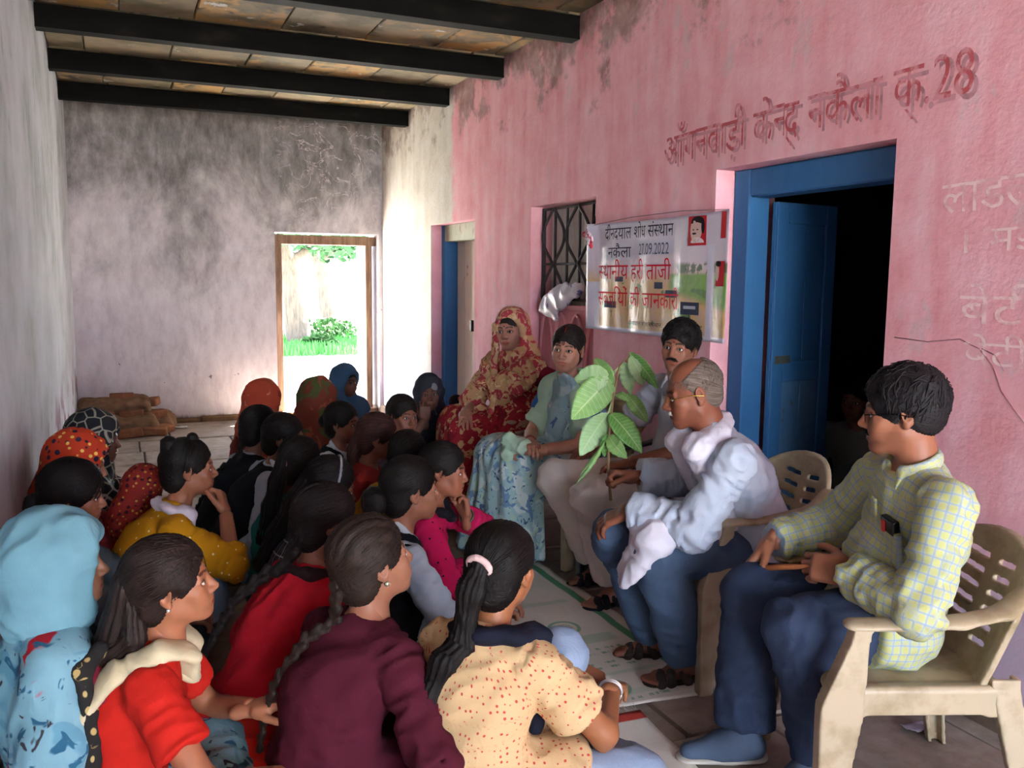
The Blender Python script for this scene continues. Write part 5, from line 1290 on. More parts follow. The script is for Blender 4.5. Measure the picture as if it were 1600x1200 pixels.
def earring(P, c='#d8c28a', r=0.006):
    for sx in (-1, 1):
        V, Q, _ = sphere_np((sx*0.083, -0.006, -0.036), r, 5); P.add('earring', (P.HR@V.T).T+P.H, Q, m_gloss(c, 0.25, 0.8))
def bindi(P, c='#7a1420', r=0.0045):
    V, Q, _ = sphere_np((0, 0.0895, 0.034), r, 5); P.add('bindi', (P.HR@V.T).T+P.H, Q, m_gloss(c, 0.5))
def bangle(P, q, c, r=0.032, n=1, w=0.003):
    d = unit(P.wr[q]-P.el[q])
    for i in range(n):
        B = basis(d, (0.1, 0.2, 1)); cpt = P.wr[q]-d*(0.012+0.01*i); a = np.linspace(0, 2*np.pi, 25)
        pts = [cpt+B@vec(math.cos(t)*r, 0, math.sin(t)*r) for t in a]; V, T = tube_pts(pts, w, 6); P.add('bangle', V.astype(np.float32), T, m_gloss(c, 0.3, 0.4))
G = 'women and girls seated on the floor'
white_dots = lambda b: m_dots(b, '#e0cfa0', 0.035, 0.10)

# girl in red-orange, front left
P = Person('girl in a bright red short sleeved top, cream scarf and long loose hair', (0.470, 2.42, 0.69), -8, (0, 7, 4), s=1.0, skin='#a36a4c', fwd=0.10,
    L={'to': (-0.04, 0.30, 0.30), 'fing': (0.3, 1, 0.3), 'curl': 0.9}, Rr={'to': (0.14, 0.38, 0.19), 'pole': (1, -0.5, -0.3), 'fing': (0, 1, -0.2), 'curl': 0.3}, group=G)
P.body(); P.top(m_cloth('#b81f18', '#c8281c'), sleeve=0.62, skirt=0.9, name='kurta', scoop=0.05); salwar(P, '#c8281c')
P.hair('loose', 0.015, m_hair('#120c0a', '#3b2a24'), parts=[('tailB', [P.H+vec(0, -0.10, 0.0), P.H+vec(-0.01, -0.125, -0.10), P.srf(0.05, -0.01, 0.045), P.srf(0.3, -0.03, 0.035), P.srf(0.55, -0.06, 0.03), P.srf(0.8, -0.08, 0.03)], 0.060, 0.040), ('tailB', [P.H+vec(-0.04, -0.09, -0.02), P.H+vec(-0.07, -0.11, -0.12), P.srf(0.1, -0.08, 0.045), P.srf(0.4, -0.10, 0.045), P.srf(0.62, -0.12, 0.04)], 0.045, 0.03), ('tailB', [P.H+vec(0.03, -0.09, -0.03), P.H+vec(0.045, -0.09, -0.12), P.srf(0.1, 0.04, 0.03), P.srf(0.3, 0.03, 0.03)], 0.035, 0.02)])
earring(P, '#e8e4da')
n = P.nb; fr, up = P.front, P.up
nn = [up, up, up, (0.3, -0.6, 0.8), (0.3, -1, 0.3), (0.3, -1, 0), (0.3, -1, 0), (0.3, -1, 0)]
for k_ in (1, -1):
    pts = [P.srf(0.10, 0.0, 0.012, 1), n+fr*0.070+vec(0.045*k_, 0, 0.028), n+vec(0.088*k_, 0.02, 0.022), n+vec(0.105*k_, -0.045, 0.0), P.srf(0.16, 0.105*k_, 0.020), P.srf(0.40, 0.10*k_, 0.018), P.srf(0.65, 0.09*k_, 0.018), P.srf(0.95, 0.07*k_, 0.02)]
    P.sash(m_cloth('#c9bd96', '#d8cdaa'), pts if k_ == 1 else pts[:6], w=0.040, t=0.014, n=nn, amp=0.002)
bangle(P, 'R', '#c9c2b6')

# woman in light blue veil and floral sari at the left edge
P = Person('woman at the left edge in a plain light blue veil and blue floral sari', (0.205, 2.55, 0.735), 12, (-18, 2, 0), s=1.0, skin='#8a5c46', fwd=-0.03, side=0.0, pz=0.11,
    Rr={'to': (0.22, 0.30, 0.14), 'pole': (1, -0.4, -0.9)}, L={'to': (0.04, 0.30, 0.2)}, legs='cross', group=G)
mbl = m_floral('#78a5b2', (('#5f93a6', 7, 0.55), ('#b3202c', 7, 0.60), ('#2c5f78', 15, 0.60), ('#3b3a3e', 21, 0.68)))
P.body(); P.top(m_cloth('#7c2434'), sleeve=0.45, skirt=0, name='blouse')
f = Field(0.010); P.torso(f, 0.035)
for q in 'LR': P.leg(f, q, 0.045, 1.9, loose=0.05)
f.ell((0, 0.22, 0.06), (0.30, 0.22, 0.08), k=0.08); f.cap(P.nb-P.up*.04, P.sh['L'], 0.075, 0.075, k=0.04); f.cap(P.nb-P.up*.04, P.sh['R']*0.7+P.nb*0.3, 0.072, 0.06, k=0.04)
f.cap(P.sh['R']+vec(0, -0.02, 0.0), (0.17, -0.08, 0.34), 0.070, 0.085, k=0.04); f.cap((0.17, -0.08, 0.34), (0.17, -0.12, 0.10), 0.085, 0.11, k=0.04)
f.cap(P.nb, P.H, 0.06, k=0.01, op='s'); P.garment('sari', f, mbl, 0.008, 9)
P.veil(m_cloth('#628f9e', '#74a3b0'), o=0.030, open_=(0.085, 0.115, 0.125), oc=(0, 0.168, -0.02), amp=0.009, shoulders=False)
bd = m_dots('#2a2827', '#b09a62', 0.045, 0.22)
P.sash(bd, [P.sh['R']+vec(0.03, 0.085, 0.045), P.sh['R']+vec(0.072, 0.03, 0.01), (0.245, -0.01, 0.36), (0.262, -0.03, 0.22), (0.275, -0.06, 0.04)], w=0.022, t=0.012, name='sari_border', amp=0.001, n=[(0.5, 0.5, 1), (1, 0.2, 0.6), (1, 0.1, 0.1), (1, 0, 0), (1, 0, 0)])

# girl with black hair behind the blue veil
P = Person('girl with untidy black hair in a grey dress, right behind the light blue veil', (0.195, 3.56, 0.69), -6, (-3, -8, 0), s=0.98, skin='#8d5c46', fwd=-0.03, legs='cross', group=G)
P.body(); P.top(m_cloth('#4d5a60'), sleeve=1.8); salwar(P, '#3c4248'); P.hair('back', 0.022, parts=[('bun', (0.0, -0.125, -0.05), 0.048), ('tail', [(0, -0.12, -0.05), (0, -0.12, -0.14)], 0.04, 0.03)])
# red spotted veil
P = Person('woman with a red orange veil printed with dark spots, close to the left wall', (0.195, 4.12, 0.70), -4, (-4, -14, 0), s=1.0, skin='#845640', fwd=-0.03, group=G)
P.body(); P.top(m_cloth('#6d1f24'), sleeve=1.5); salwar(P, '#55202a')
P.veil(m_patola('#b23a22', '#2c2338', '#d9b45a'), o=0.024, back=0.2, drape=0.3)
# dark net veil
P = Person('woman in a black veil with a pale net print, by the left wall', (0.25, 4.72, 0.70), -2, (-10, -6, 0), s=1.0, skin='#6f4838', fwd=-0.03, group=G)
P.body(); P.top(m_cloth('#1f2420'), sleeve=1.6); salwar(P, '#2b2c2a'); P.veil(m_cells('#1d1e22', '#8a8678'), o=0.024, back=0.3, drape=0.6)
# maroon patterned child-like figure bent down
P = Person('small figure bent forward under a maroon and yellow patterned veil, behind the mustard girl', (0.45, 4.10, 0.57), -12, (0, -25, 0), s=0.74, skin='#74483a', fwd=0.20, group=G, legs='knees')
P.body(); P.top(m_cloth('#5c1f1d'), sleeve=1.6); salwar(P, '#5c2a22'); P.veil(m_patola('#7c2420', '#3a1420', '#a88236'), o=0.018, back=0.4, drape=0.8)

# mustard girl, chin on hand
P = Person('girl in a mustard dotted kurta, chin on hand, hair tied high with red', (0.615, 3.84, 0.70), -2, (0, -2, 0), s=1.0, skin='#8b5740', fwd=0.31, legs='mixedR',
    Rr={'to': (0.075, 0.445, 0.52), 'pole': (0.8, 0.3, -1), 'fing': (-0.5, -0.2, 1), 'back': (0.3, 1, 0.2), 'curl': 1.1}, L={'to': (-0.05, 0.36, 0.25)}, group=G)
P.body(); P.top(white_dots('#b87f10'), sleeve={'L': 1.85, 'R': 1.35}, skirt=1.1, amp=0.006); P.trousers(m_cloth('#6f7f92'), o=0.02, loose=0.02)
P.hair('back', 0.010, parts=[('bun', (0, -0.075, 0.095), 0.045), ('bun', (0, 0.015, 0.125), 0.028)]); P.tie((0, -0.05, 0.075), 0.033, '#b3242c', (0, -0.8, 0.8))
n = P.nb; P.sash(m_cloth('#bdb0be', '#cfc4cc'), [n+vec(-0.05, -0.065, 0.02), n+vec(0.02, -0.080, 0.022), n+vec(0.080, -0.045, 0.018), n+vec(0.095, 0.03, 0.008), P.srf(0.2, 0.085, 0.03, 1), P.srf(0.4, 0.12, 0.04, 1), P.srf(0.6, 0.13, 0.05, 1)], w=0.038, t=0.016, n=[P.up, P.up, P.up, P.up, (0.3, 1, 0.3), (0.3, 1, 0)])
# two girls with white shirts and black vests
bp = [(0, -0.10, -0.04), (-0.0, -0.125, -0.12), (0.0, -0.15, -0.22), (0.01, -0.19, -0.34), (0.02, -0.23, -0.46)]
P = Person('schoolgirl with a long braid, white shirt and black vest, facing away on the left', (1.05, 4.86, 0.68), 18, (0, -4, 0), s=0.98, skin='#6f4636', fwd=0.28, group=G)
P.body(); P.top(m_cloth('#9fa9b8', '#b5bdc9'), sleeve=1.85, skirt=0.6, name='shirt'); vest(P); salwar(P, '#8f99a8'); P.hair('back', 0.010, parts=[('braidB', [P.H+vec(0, -0.10, -0.03), P.nb+vec(0, -0.085, 0.02), P.srf(0.3, -0.01, 0.035), P.srf(0.6, -0.03, 0.03), P.srf(0.9, -0.05, 0.03)], 0.021, 1)])
P = Person('schoolgirl with glossy hair, white sleeves and black vest, right of the long braid', (1.12, 4.52, 0.68), -14, (-8, -6, 0), s=0.98, skin='#7d503c', fwd=0.28, group=G)
P.body(); P.top(m_cloth('#9ca7b6', '#b5bdc9'), sleeve=1.85, skirt=0.6, name='shirt'); vest(P); salwar(P, '#8f99a8'); P.hair('back', 0.012); collar(P)
# teal girl, pink hair tie
P = Person('girl in a teal top with long loose hair held by a pink tie', (1.09, 3.92, 0.67), 22, (6, -6, 0), s=0.94, skin='#7a4d3a', fwd=0.12, group=G)
P.body(); P.top(m_cloth('#1c6a62', '#237a70'), sleeve=1.8); salwar(P, '#2a5f5a')
P.hair('back', 0.012, parts=[('tail', [(-0.0, -0.105, 0.01), (0.0, -0.13, -0.08), (0.0, -0.155, -0.2), (0.0, -0.18, -0.34)], 0.038, 0.045)]); P.tie((0, -0.108, 0.012), 0.030, '#c58f96', (0, -1, 0.2))
P = Person('girl in a dark plaid shirt with a pale hairband, looking down', (1.12, 3.46, 0.66), 4, (-6, -16, 0), s=0.96, skin='#85553f', fwd=0.12, group=G)
P.body(); P.top(m_check('#2a2b33', '#3c3d48', '#b9b4ae', cu=0.05, wa=0.4, wb=0.07), sleeve=1.8, name='shirt'); salwar(P, '#34353c')
P.hair('back', 0.012, parts=[('tail', [(0, -0.10, 0.0), (-0.02, -0.13, -0.10), (-0.04, -0.16, -0.24), (-0.05, -0.19, -0.38)], 0.045, 0.035)])
a = np.linspace(-1.5, 1.5, 13); f = Field(0.005)
for i in range(12): f.cap(*[P.H+P.HR@vec(0.092*math.sin(t), 0.005, 0.04+0.098*math.cos(t)) for t in (a[i], a[i+1])], 0.006, k=0.004, flat=(P.HR@vec(0, 1, 0), 1.0))
V, Q = f.build(); P.add('hairband', V, Q, m_cloth('#8f8a90'))
# red top with braid
P = Person('girl in a plain red top seen from behind, thick braid over her shoulder', (0.975, 2.86, 0.69), 24, (-18, -8, 0), s=1.0, skin='#7e5140', fwd=0.30, group=G)
P.body(); P.top(m_cloth('#a81524', '#b81b2a'), sleeve=1.85, skirt=1.1, amp=0.007); salwar(P, '#8d1520')
P.sash(m_cloth('#2a1c1c'), [P.nb+vec(0.0, -0.075, 0.02), P.nb+vec(0.06, -0.06, 0.02), P.nb+vec(0.085, 0.02, 0.01), P.srf(0.15, 0.06, 0.02, 1)], w=0.032, t=0.016, n=P.up)
P.hair('back', 0.014, m_hair('#0b0707', '#2a1d1a'), parts=[('braidB', [P.H+vec(0, -0.10, -0.02), P.nb+vec(-0.03, -0.085, 0.03), P.srf(0.12, -0.09, 0.03), P.srf(0.35, -0.15, 0.035), P.srf(0.6, -0.18, 0.05), P.srf(0.85, -0.20, 0.07)], 0.027, 1)]); earring(P, '#cfae62', 0.005)
# veiled women by the far doorway
P = Person('woman with an orange red veil edged dark green, left of the far doorway', (1.235, 5.95, 0.68), 16, (0, -4, 0), s=0.98, skin='#6a4334', fwd=0.08, group=G, res=1.6)
P.body(); P.top(m_cloth('#6d2c26'), sleeve=1.6); salwar(P, '#5a2a24'); P.veil(m_floral('#a8442f', (('#7c2f26', 6, 0.6), ('#c4836a', 16, 0.66))), o=0.024, back=0.3, drape=0.6)
P = Person('woman with a brownish red veil, right in front of the far doorway', (1.57, 5.82, 0.69), 30, (0, -4, 0), s=1.05, skin='#6a4334', fwd=0.08, group=G, res=1.6)
P.body(); P.top(m_cloth('#5a2a24'), sleeve=1.6); salwar(P, '#5a2a24'); P.veil(m_floral('#6f3226', (('#48512c', 5, 0.55), ('#8c4632', 14, 0.6))), o=0.026, back=0.4, drape=0.8)
P = Person('woman in a blue dress and thin dark scarf, in the light of the far doorway', (1.99, 6.85, 0.68), -70, (10, -6, 0), s=1.0, skin='#5c3c30', fwd=0.06, group=G, res=1.6)
P.body(); P.top(m_cloth('#3c4a9a', '#3a5590'), sleeve=1.5); salwar(P, '#34407a'); P.hair('back', 0.010); P.veil(m_cloth('#34506a'), o=0.018, open_=(0.08, 0.12, 0.13), oc=(0, 0.14, -0.04), back=0.2, drape=0.3)
# middle rows
P = Person('girl with a white collar and black vest turned towards the camera, middle of the group', (1.505, 4.88, 0.68), -38, (-2, -2, 6), s=0.94, skin='#835644', fwd=0.12, group=G)
P.body(); P.top(m_cloth('#b9c3cc', '#c9d0d6'), sleeve=1.8, skirt=0.6, name='shirt'); vest(P); salwar(P, '#9aa3ae'); P.hair('back', 0.010, parts=[('bun', (0, -0.12, 0.0), 0.04)]); collar(P)
P = Person('round faced girl with cropped dark hair looking at the speaker, below the pink wall', (1.89, 5.00, 0.68), -72, (0, -2, -4), s=0.98, skin='#7c4c3c', fwd=0.10, group=G)
P.body(); P.top(m_cloth('#45363a'), sleeve=1.8); salwar(P, '#3a3034'); P.hair('back', 0.012)
P = Person('girl in a brick red top with wavy reddish hair, right of the middle', (1.565, 4.36, 0.68), -18, (0, -8, 0), s=0.96, skin='#7c4c3c', fwd=0.16, group=G)
P.body(); P.top(m_cloth('#8a2222', '#96302a'), sleeve=1.85); salwar(P, '#7a2624'); P.hair('back', 0.015, m_hair('#1d0f0c', '#55302a'), parts=[('tail', [(0, -0.09, 0.0), (-0.01, -0.115, -0.08), (-0.02, -0.12, -0.2)], 0.05, 0.035)])
P = Person('girl in a mustard brown top, mostly hidden behind the girl with the black bun', (1.60, 3.96, 0.66), 28, (10, -8, 0), s=0.92, skin='#7c4c3c', fwd=0.26, side=0.08, group=G)
P.body(); P.top(m_cloth('#8c6110', '#9a6d18'), sleeve=1.85); salwar(P, '#7a5a1a'); P.hair('back', 0.014)
P = Person('girl in a hot pink top with black dots, cheek resting on her hand', (1.615, 3.50, 0.68), -26, (-4, -6, -4), s=0.95, skin='#8a543f', fwd=0.14, group=G, legs='cross',
    Rr={'to': (0.20, 0.40, 0.20), 'pole': (1, -0.2, -0.6)}, L={'to': (-0.045, 0.235, 0.50), 'pole': (-1, 0.5, -0.6), 'fing': (0.1, -0.1, 1), 'back': (-0.5, 0.8, 0), 'curl': 0.7})
P.body(); P.top(m_dots('#b0144a', '#1a1420', 0.035, 0.12), sleeve=1.85); salwar(P, '#1c1a22'); P.hair('back', 0.012)
P.sash(m_cloth('#17161c'), [P.nb+vec(-0.07, -0.04, 0.0), P.nb+vec(-0.065, 0.04, 0.0), P.nb+P.front*0.085+vec(0, 0, -0.01), P.nb+vec(0.07, 0.05, -0.01), P.nb+vec(0.075, -0.04, 0.0), P.nb+vec(0, -0.07, 0), P.nb+vec(-0.07, -0.04, 0.0)], w=0.026, t=0.015, n=P.up, name='scarf'); bangle(P, 'L', '#4a4a3c', 0.033, 1, 0.006)
P = Person('schoolgirl with a low black bun, light blue sleeves and black vest, centre of the group', (1.375, 3.20, 0.685), 2, (-3, -2, 0), s=1.04, skin='#8e5c46', fwd=0.10, group=G,
    Rr={'to': (0.17, 0.36, 0.20), 'pole': (0.9, -0.8, -0.4)})
P.body(); P.top(m_cloth('#9aacbd', '#afbecb'), sleeve=1.9, skirt=0.6, name='shirt', amp=0.006); vest(P, w=0.80); salwar(P, '#1d2230'); P.hair('back', 0.010, parts=[('bun', (-0.0, -0.135, -0.035), 0.056)]); collar(P, '#b9c8d2')
P = Person('girl in a maroon kurta with ridged combed hair and a very long thin braid', (1.00, 2.37, 0.70), 26, (-16, 12, 0), s=1.05, skin='#95634c', fwd=0.16, group=G,
    Rr={'to': (0.24, 0.30, 0.17), 'pole': (0.9, -0.8, -0.6)})
P.body(); P.top(m_cloth('#43121e', '#51182a'), sleeve=1.55, skirt=1.2, amp=0.008); salwar(P, '#43141f')
P.hair('back', 0.012, m_hair('#130d0b', '#3d2d24'), ridges=True, parts=[('braidB', [P.H+P.HR@vec(0, -0.105, 0.0), P.H+vec(-0.01, -0.115, -0.08), P.nb+vec(-0.03, -0.085, 0.02), P.srf(0.2, -0.07, 0.025), P.srf(0.5, -0.12, 0.025), P.srf(0.75, -0.15, 0.03), P.srf(1.0, -0.16, 0.04)], 0.020, 1)])
earring(P, '#c9cdb0', 0.008)
# cream dotted girl, front right
P = Person('girl seen from behind in a cream top with red dots, ponytail and pale jeans', (1.325, 2.20, 0.69), 34, (2, -4, 0), s=1.04, skin='#97613f', fwd=0.10, group=G, legs='mixed',
    knees={'L': (0.02, 0.40, 0.31), 'R': (0.35, 0.22, 0.115)}, feet={'L': (-0.12, 0.50, 0.08), 'R': (0.02, 0.40, 0.07)},
    Rr={'to': (0.19, 0.40, 0.255), 'pole': (0.9, -0.3, -0.9), 'fing': (-0.3, 1, -0.35), 'curl': 0.5}, L={'to': (0.05, 0.44, 0.27), 'pole': (-1, 0, 0), 'fing': (1, 0.3, -0.4), 'curl': 0.6})
P.showfeet = True; P.footdir = {'L': (0, 1, 0), 'R': (-1, 0.3, 0)}
P.body(); P.top(m_dots('#cfb083', '#b5493f', 0.0165, 0.19), sleeve=0.62, skirt=0.62, amp=0.007, loose=0.022, o=0.018); P.trousers(m_denim('#7c8ea8', '#9aabc2'), o=0.016, amp=0.006, label='pale blue jeans')
P.hair('back', 0.012, parts=[('tailB', [P.H+P.HR@vec(0.0, -0.115, 0.035), P.H+P.HR@vec(-0.01, -0.14, -0.03), P.nb+vec(-0.02, -0.12, 0.0), P.srf(0.25, -0.04, 0.03), P.srf(0.5, -0.07, 0.028), P.srf(0.75, -0.10, 0.026), P.srf(0.95, -0.12, 0.02)], 0.030, 0.034)]); P.tie((0.0, -0.118, 0.032), 0.030, '#d9b8b4', (0, -1, -0.6))
P.sash(m_cloth('#1a1c2a'), [P.nb+vec(-0.05, -0.070, 0.02), P.nb+vec(0.02, -0.080, 0.02), P.nb+vec(0.085, -0.04, 0.022), P.nb+vec(0.11, 0.04, 0.012), P.srf(0.16, 0.11, 0.03, 1), P.srf(0.4, 0.09, 0.04, 1), P.srf(0.7, 0.05, 0.05, 1)], w=0.042, t=0.020, n=[P.up, P.up, P.up, P.up, (0, 1, 0), (0, 1, 0)], name='scarf'); bangle(P, 'R', '#cfc8c4', 0.033, 2)
P.sash(m_cloth('#191b26'), [(-0.05, 0.25, 0.22), (0.06, 0.32, 0.15), (0.12, 0.36, 0.12)], w=0.09, t=0.05, n=(0, 0, 1), name='scarf_end')
# woman in the dark veil by the small door
P = Person('woman in a dark veil, hand at her mouth, by the small blue framed door', (2.32, 5.78, 0.70), -108, (2, 0, 4), s=0.98, skin='#6b4538', fwd=0.08, group=G, res=1.6, legs='knees',
    Rr={'to': (0.03, 0.20, 0.55), 'pole': (0.8, 0.2, -1), 'fing': (0, -0.1, 1), 'back': (0, 1, 0), 'curl': 0.6})
P.body(); P.top(m_cloth('#23242e'), sleeve=1.4); salwar(P, '#25262f'); P.veil(m_floral('#32343e', (('#7c7a80', 5, 0.60),)), o=0.018, back=0.3, drape=0.5)

# ---------------------------------------------------------------- the seated row along the wall
def foot_sandal(P, q, c='#2a2220', c2='#3a302b', label=None):
    a = P.an[q]; fy = unit(P.footdir.get(q, (0, 1, 0))); B = basis(fy, (0, 0, 1)); o = vec(a[0], a[1], 0.083)
    f = Field(0.005); f.cap(o+B@vec(0, -0.035, -0.076), o+B@vec(0, 0.06, -0.076), 0.038, 0.040, k=0, flat=((0, 0, 1), 0.18)); f.cap(o+B@vec(0, 0.05, -0.076), o+B@vec(0.003, 0.14, -0.076), 0.042, 0.045, k=0.01, flat=((0, 0, 1), 0.18))
    def strap(p0, p1, p2, w=0.019):
        pts = [np.array(p0)*(1-t)**2+2*np.array(p1)*t*(1-t)+np.array(p2)*t*t for t in np.linspace(0, 1, 9)]
        for i in range(8): f.cap(o+B@vec(*pts[i]), o+B@vec(*pts[i+1]), w, k=0.003, flat=(B@vec(0, 0.3, 1), 0.35))
    strap((-0.045, 0.13, -0.07), (0, 0.12, -0.005), (0.045, 0.10, -0.07)); strap((-0.045, 0.09, -0.07), (0, 0.08, 0.02), (0.045, 0.06, -0.07)); strap((-0.045, 0.02, -0.07), (0, 0.09, 0.045), (0.042, 0.0, -0.07)); strap((-0.04, 0.02, -0.06), (0, -0.10, -0.02), (0.04, 0.02, -0.06), 0.009)
    V, Q = f.build(); V[:, 2] = np.maximum(V[:, 2], 0.001); P.add('sandal', V, Q, m_cloth(c, c2), None, label)
def foot_shoe(P, q):
    a = P.an[q]; fy = unit(P.footdir.get(q, (0, 1, 0))); B = basis(fy, (0, 0, 1)); o = vec(a[0], a[1], 0.083)
    f = Field(0.006); f.cap(o+B@vec(0, 0, 0.03), o+B@vec(0, -0.005, -0.02), 0.044, 0.046, k=0); f.cap(o+B@vec(0, -0.03, -0.04), o+B@vec(0, 0.06, -0.038), 0.043, 0.046, k=0.03); f.cap(o+B@vec(0, 0.05, -0.035), o+B@vec(-0.004, 0.165, -0.052), 0.048, 0.034, k=0.04, flat=((0, 0, 1), 0.8))
    f.plane(o+vec(0, 0, -0.068), (0, 0, -1)); V, Q = f.build(); s_ = P.add('shoe', V, Q, m_cloth('#3f4c5e', '#56657a'))
    f = Field(0.006); f.cap(o+B@vec(0, -0.035, -0.069), o+B@vec(0, 0.05, -0.069), 0.047, 0.049, k=0, flat=((0, 0, 1), 0.28)); f.cap(o+B@vec(0, 0.05, -0.069), o+B@vec(-0.004, 0.17, -0.069), 0.050, 0.043, k=0.01, flat=((0, 0, 1), 0.28)); V, Q = f.build(); P.add('sole', V, Q, m_cloth('#b8b2a6'), None, None, s_)
    for i in range(5):
        y = 0.05+0.018*i; z = 0.020-0.011*i; pts = [o+B@vec(-0.028, y, z-0.012), o+B@vec(0, y, z+0.002), o+B@vec(0.028, y, z-0.012)]; V, T = tube_pts(pts, 0.0035, 6); P.add('lace', V.astype(np.float32), T, m_cloth('#2c3340'), None, None, s_)

# right: man in the checked shirt
P = Person('man in a yellow and blue checked shirt, dark jeans and trainers on the nearest chair', (2.375, 1.80, 1.135), 160, (-24, -6, 0), s=1.0, kind='man', skin='#8f5a42', fwd=0.02, seat=0.43, legs='chair', build=1.10, side=-0.10,
    knees={'R': (0.15, 0.34, 0.52), 'L': (-0.115, 0.30, 0.52)}, feet={'R': (0.09, 0.37, 0.095), 'L': (-0.06, 0.17, 0.095)},
    Rr={'w': (2.25, 2.18, 0.668), 'pole': (0.8, -0.7, -0.5), 'fing': (-0.15, 0.8, -0.85), 'back': (0.4, 0.6, 0.6), 'curl': 0.45, 'thumb': 0.3},
    L={'w': (2.255, 1.85, 0.672), 'pole': (-1, -0.55, 0.45), 'fing': (0.7, 0.75, -0.05), 'back': (-0.6, 0.5, 0.5), 'curl': 0.6, 'thumb': 0.0})
P.footdir = {'R': (0.05, 1, 0), 'L': (-0.25, 1, 0)}
P.body(); P.top(m_check('#acae94', '#aeb068', '#7f98b4', cu=0.024, wa=0.42, wb=0.16), sleeve=1.93, skirt=0.30, name='shirt', amp=0.007, loose=0.016, o=0.016, label='yellow green and blue checked shirt'); P.trousers(m_denim('#1d2536', '#38445e'), o=0.018, amp=0.009, loose=0.03, label='dark blue jeans')
P.hair('short', 0.019, m_hair('#0d0b0c', '#2b2326')); foot_shoe(P, 'R'); foot_shoe(P, 'L')
def shirt_collar(P, mat, r=0.072):
    f = Field(0.006); n = P.nb+P.up*0.030+P.front*0.008
    a = np.linspace(-2.45, 2.45, 17)   # opens at the front
    for i in range(16):
        pp = []
        for t in (a[i], a[i+1]): pp.append(n+vec(math.sin(t)*r, 0, 0)-P.front*(math.cos(t)*r*0.95)+P.up*(0.014*math.cos(t)-0.004))
        f.cap(pp[0], pp[1], 0.020, k=0.006, flat=(unit(n-pp[0]), 0.42))
    for sx in (-1, 1): f.cap(n+vec(sx*0.042, 0, 0)+P.front*0.050-P.up*0.012, n+vec(sx*0.062, 0, 0)+P.front*0.085-P.up*0.055, 0.020, 0.007, k=0.008, flat=(P.front, 0.42))
    V, Q = f.build(); tg, uv = f.own(V); return P.add('collar', V, Q, mat, {'suv': uv})
chk = m_check('#acae94', '#aeb068', '#7f98b4', cu=0.024, wa=0.42, wb=0.16); shirt_collar(P, chk)
# moustache, glasses, pocket phone, buttons
def moustache(P, c='#15100f', w=1.0):
    f = Field(0.003)
    for sx in (-1, 1): f.cap((sx*0.003, 0.099, -0.0455), (sx*0.018*w, 0.097, -0.048), 0.006, 0.006, k=0.004); f.cap((sx*0.018*w, 0.097, -0.048), (sx*0.030*w, 0.090, -0.056), 0.006, 0.003, k=0.004)
    V, Q = f.build(); V = V+vnormals(V, Q)*(0.0010*np.sin(V[:, 0]*2200))[:, None]; P.add('moustache', (P.HR@V.T).T+P.H, Q, m_hair(c, c, 0.8), {'flow': V*300})
moustache(P)
def glasses(P, rim='#c9b060', r=0.022, lens=True):
    f = Field(0.0022); 
    for sx in (-1, 1):
        a = np.linspace(0, 2*np.pi, 25); pts = [vec(sx*0.032+r*1.15*math.cos(t), 0.099-abs(r*math.cos(t)*0.0), 0.000+r*0.80*math.sin(t)) for t in a]
        for i in range(24): f.cap(pts[i], pts[i+1], 0.0014, k=0)
        f.cap((sx*0.058, 0.098, 0.006), (sx*0.084, 0.02, 0.008), 0.0018, k=0.001); f.cap((sx*0.084, 0.02, 0.008), (sx*0.086, -0.02, -0.002), 0.0018, k=0.001)
    f.cap((-0.008, 0.1005, 0.004), (0.008, 0.1005, 0.004), 0.0015, k=0.001); V, Q = f.build(); g = P.add('spectacles', (P.HR@V.T).T+P.H, Q, m_gloss(rim, 0.25, 0.9))
glasses(P, '#1c1a1e')
pk = P.ch+P.front*0.118+vec(-0.085, 0, 0.0); Bk = basis(P.up, P.front)
def bodybox(P, name, c, hf, R, mat, r=0.003, label=None):
    f = Field(0.0035); f.box(c, hf, R, r=r); V, Q = f.build(); tg, uv = f.own(V); return P.add(name, V, Q, mat, {'suv': (V-np.array(c))@R}, label)
sk_ = pk
bodybox(P, 'pocket', sk_-P.up*0.02, (0.050, 0.060, 0.010), Bk, chk, 0.004)
bodybox(P, 'pocket_phone', sk_+P.up*0.045, (0.036, 0.022, 0.011), Bk @ rotm(8, 0, 0), m_gloss('#17181c', 0.2), 0.004, 'black phone in the shirt pocket'); bodybox(P, 'pocket_pen', sk_+P.up*0.042+vec(0.016, 0, 0)+P.front*0.012, (0.008, 0.018, 0.005), Bk, m_gloss('#c22a2a', 0.4), 0.003, 'red pen cap')
bodybox(P, 'placket', P.ch+P.front*0.122+P.up*(-0.02), (0.014, 0.13, 0.004), Bk, chk, 0.003)
bangle(P, 'L', '#121212', 0.034, 1, 0.005)
# wooden stick held between his hands
pa = P.wr['R']+P.hand['R'][0]*0.12; pb = P.wr['L']+P.hand['L'][0]*0.09
cM = Matrix.Rotation(P.rz, 4, 'Z'); wa_ = cM@Vector([float(t) for t in pa])+Vector((P.wxy[0], P.wxy[1], 0)); wb_ = cM@Vector([float(t) for t in pb])+Vector((P.wxy[0], P.wxy[1], 0))
tw = empty('twig', tuple(wa_)); tag(tw, 'short brown pod held between the hands of the man in the checked shirt', 'pod')
link('pod', tube_mesh('pod', [(0, 0, 0), tuple((wb_-wa_)*0.5+Vector((0, 0, 0.004))), tuple((wb_-wa_)*1.1)], [0.006, 0.010, 0.005], m_wood('#8a4f30', '#a9673f'), 8), None, tw)

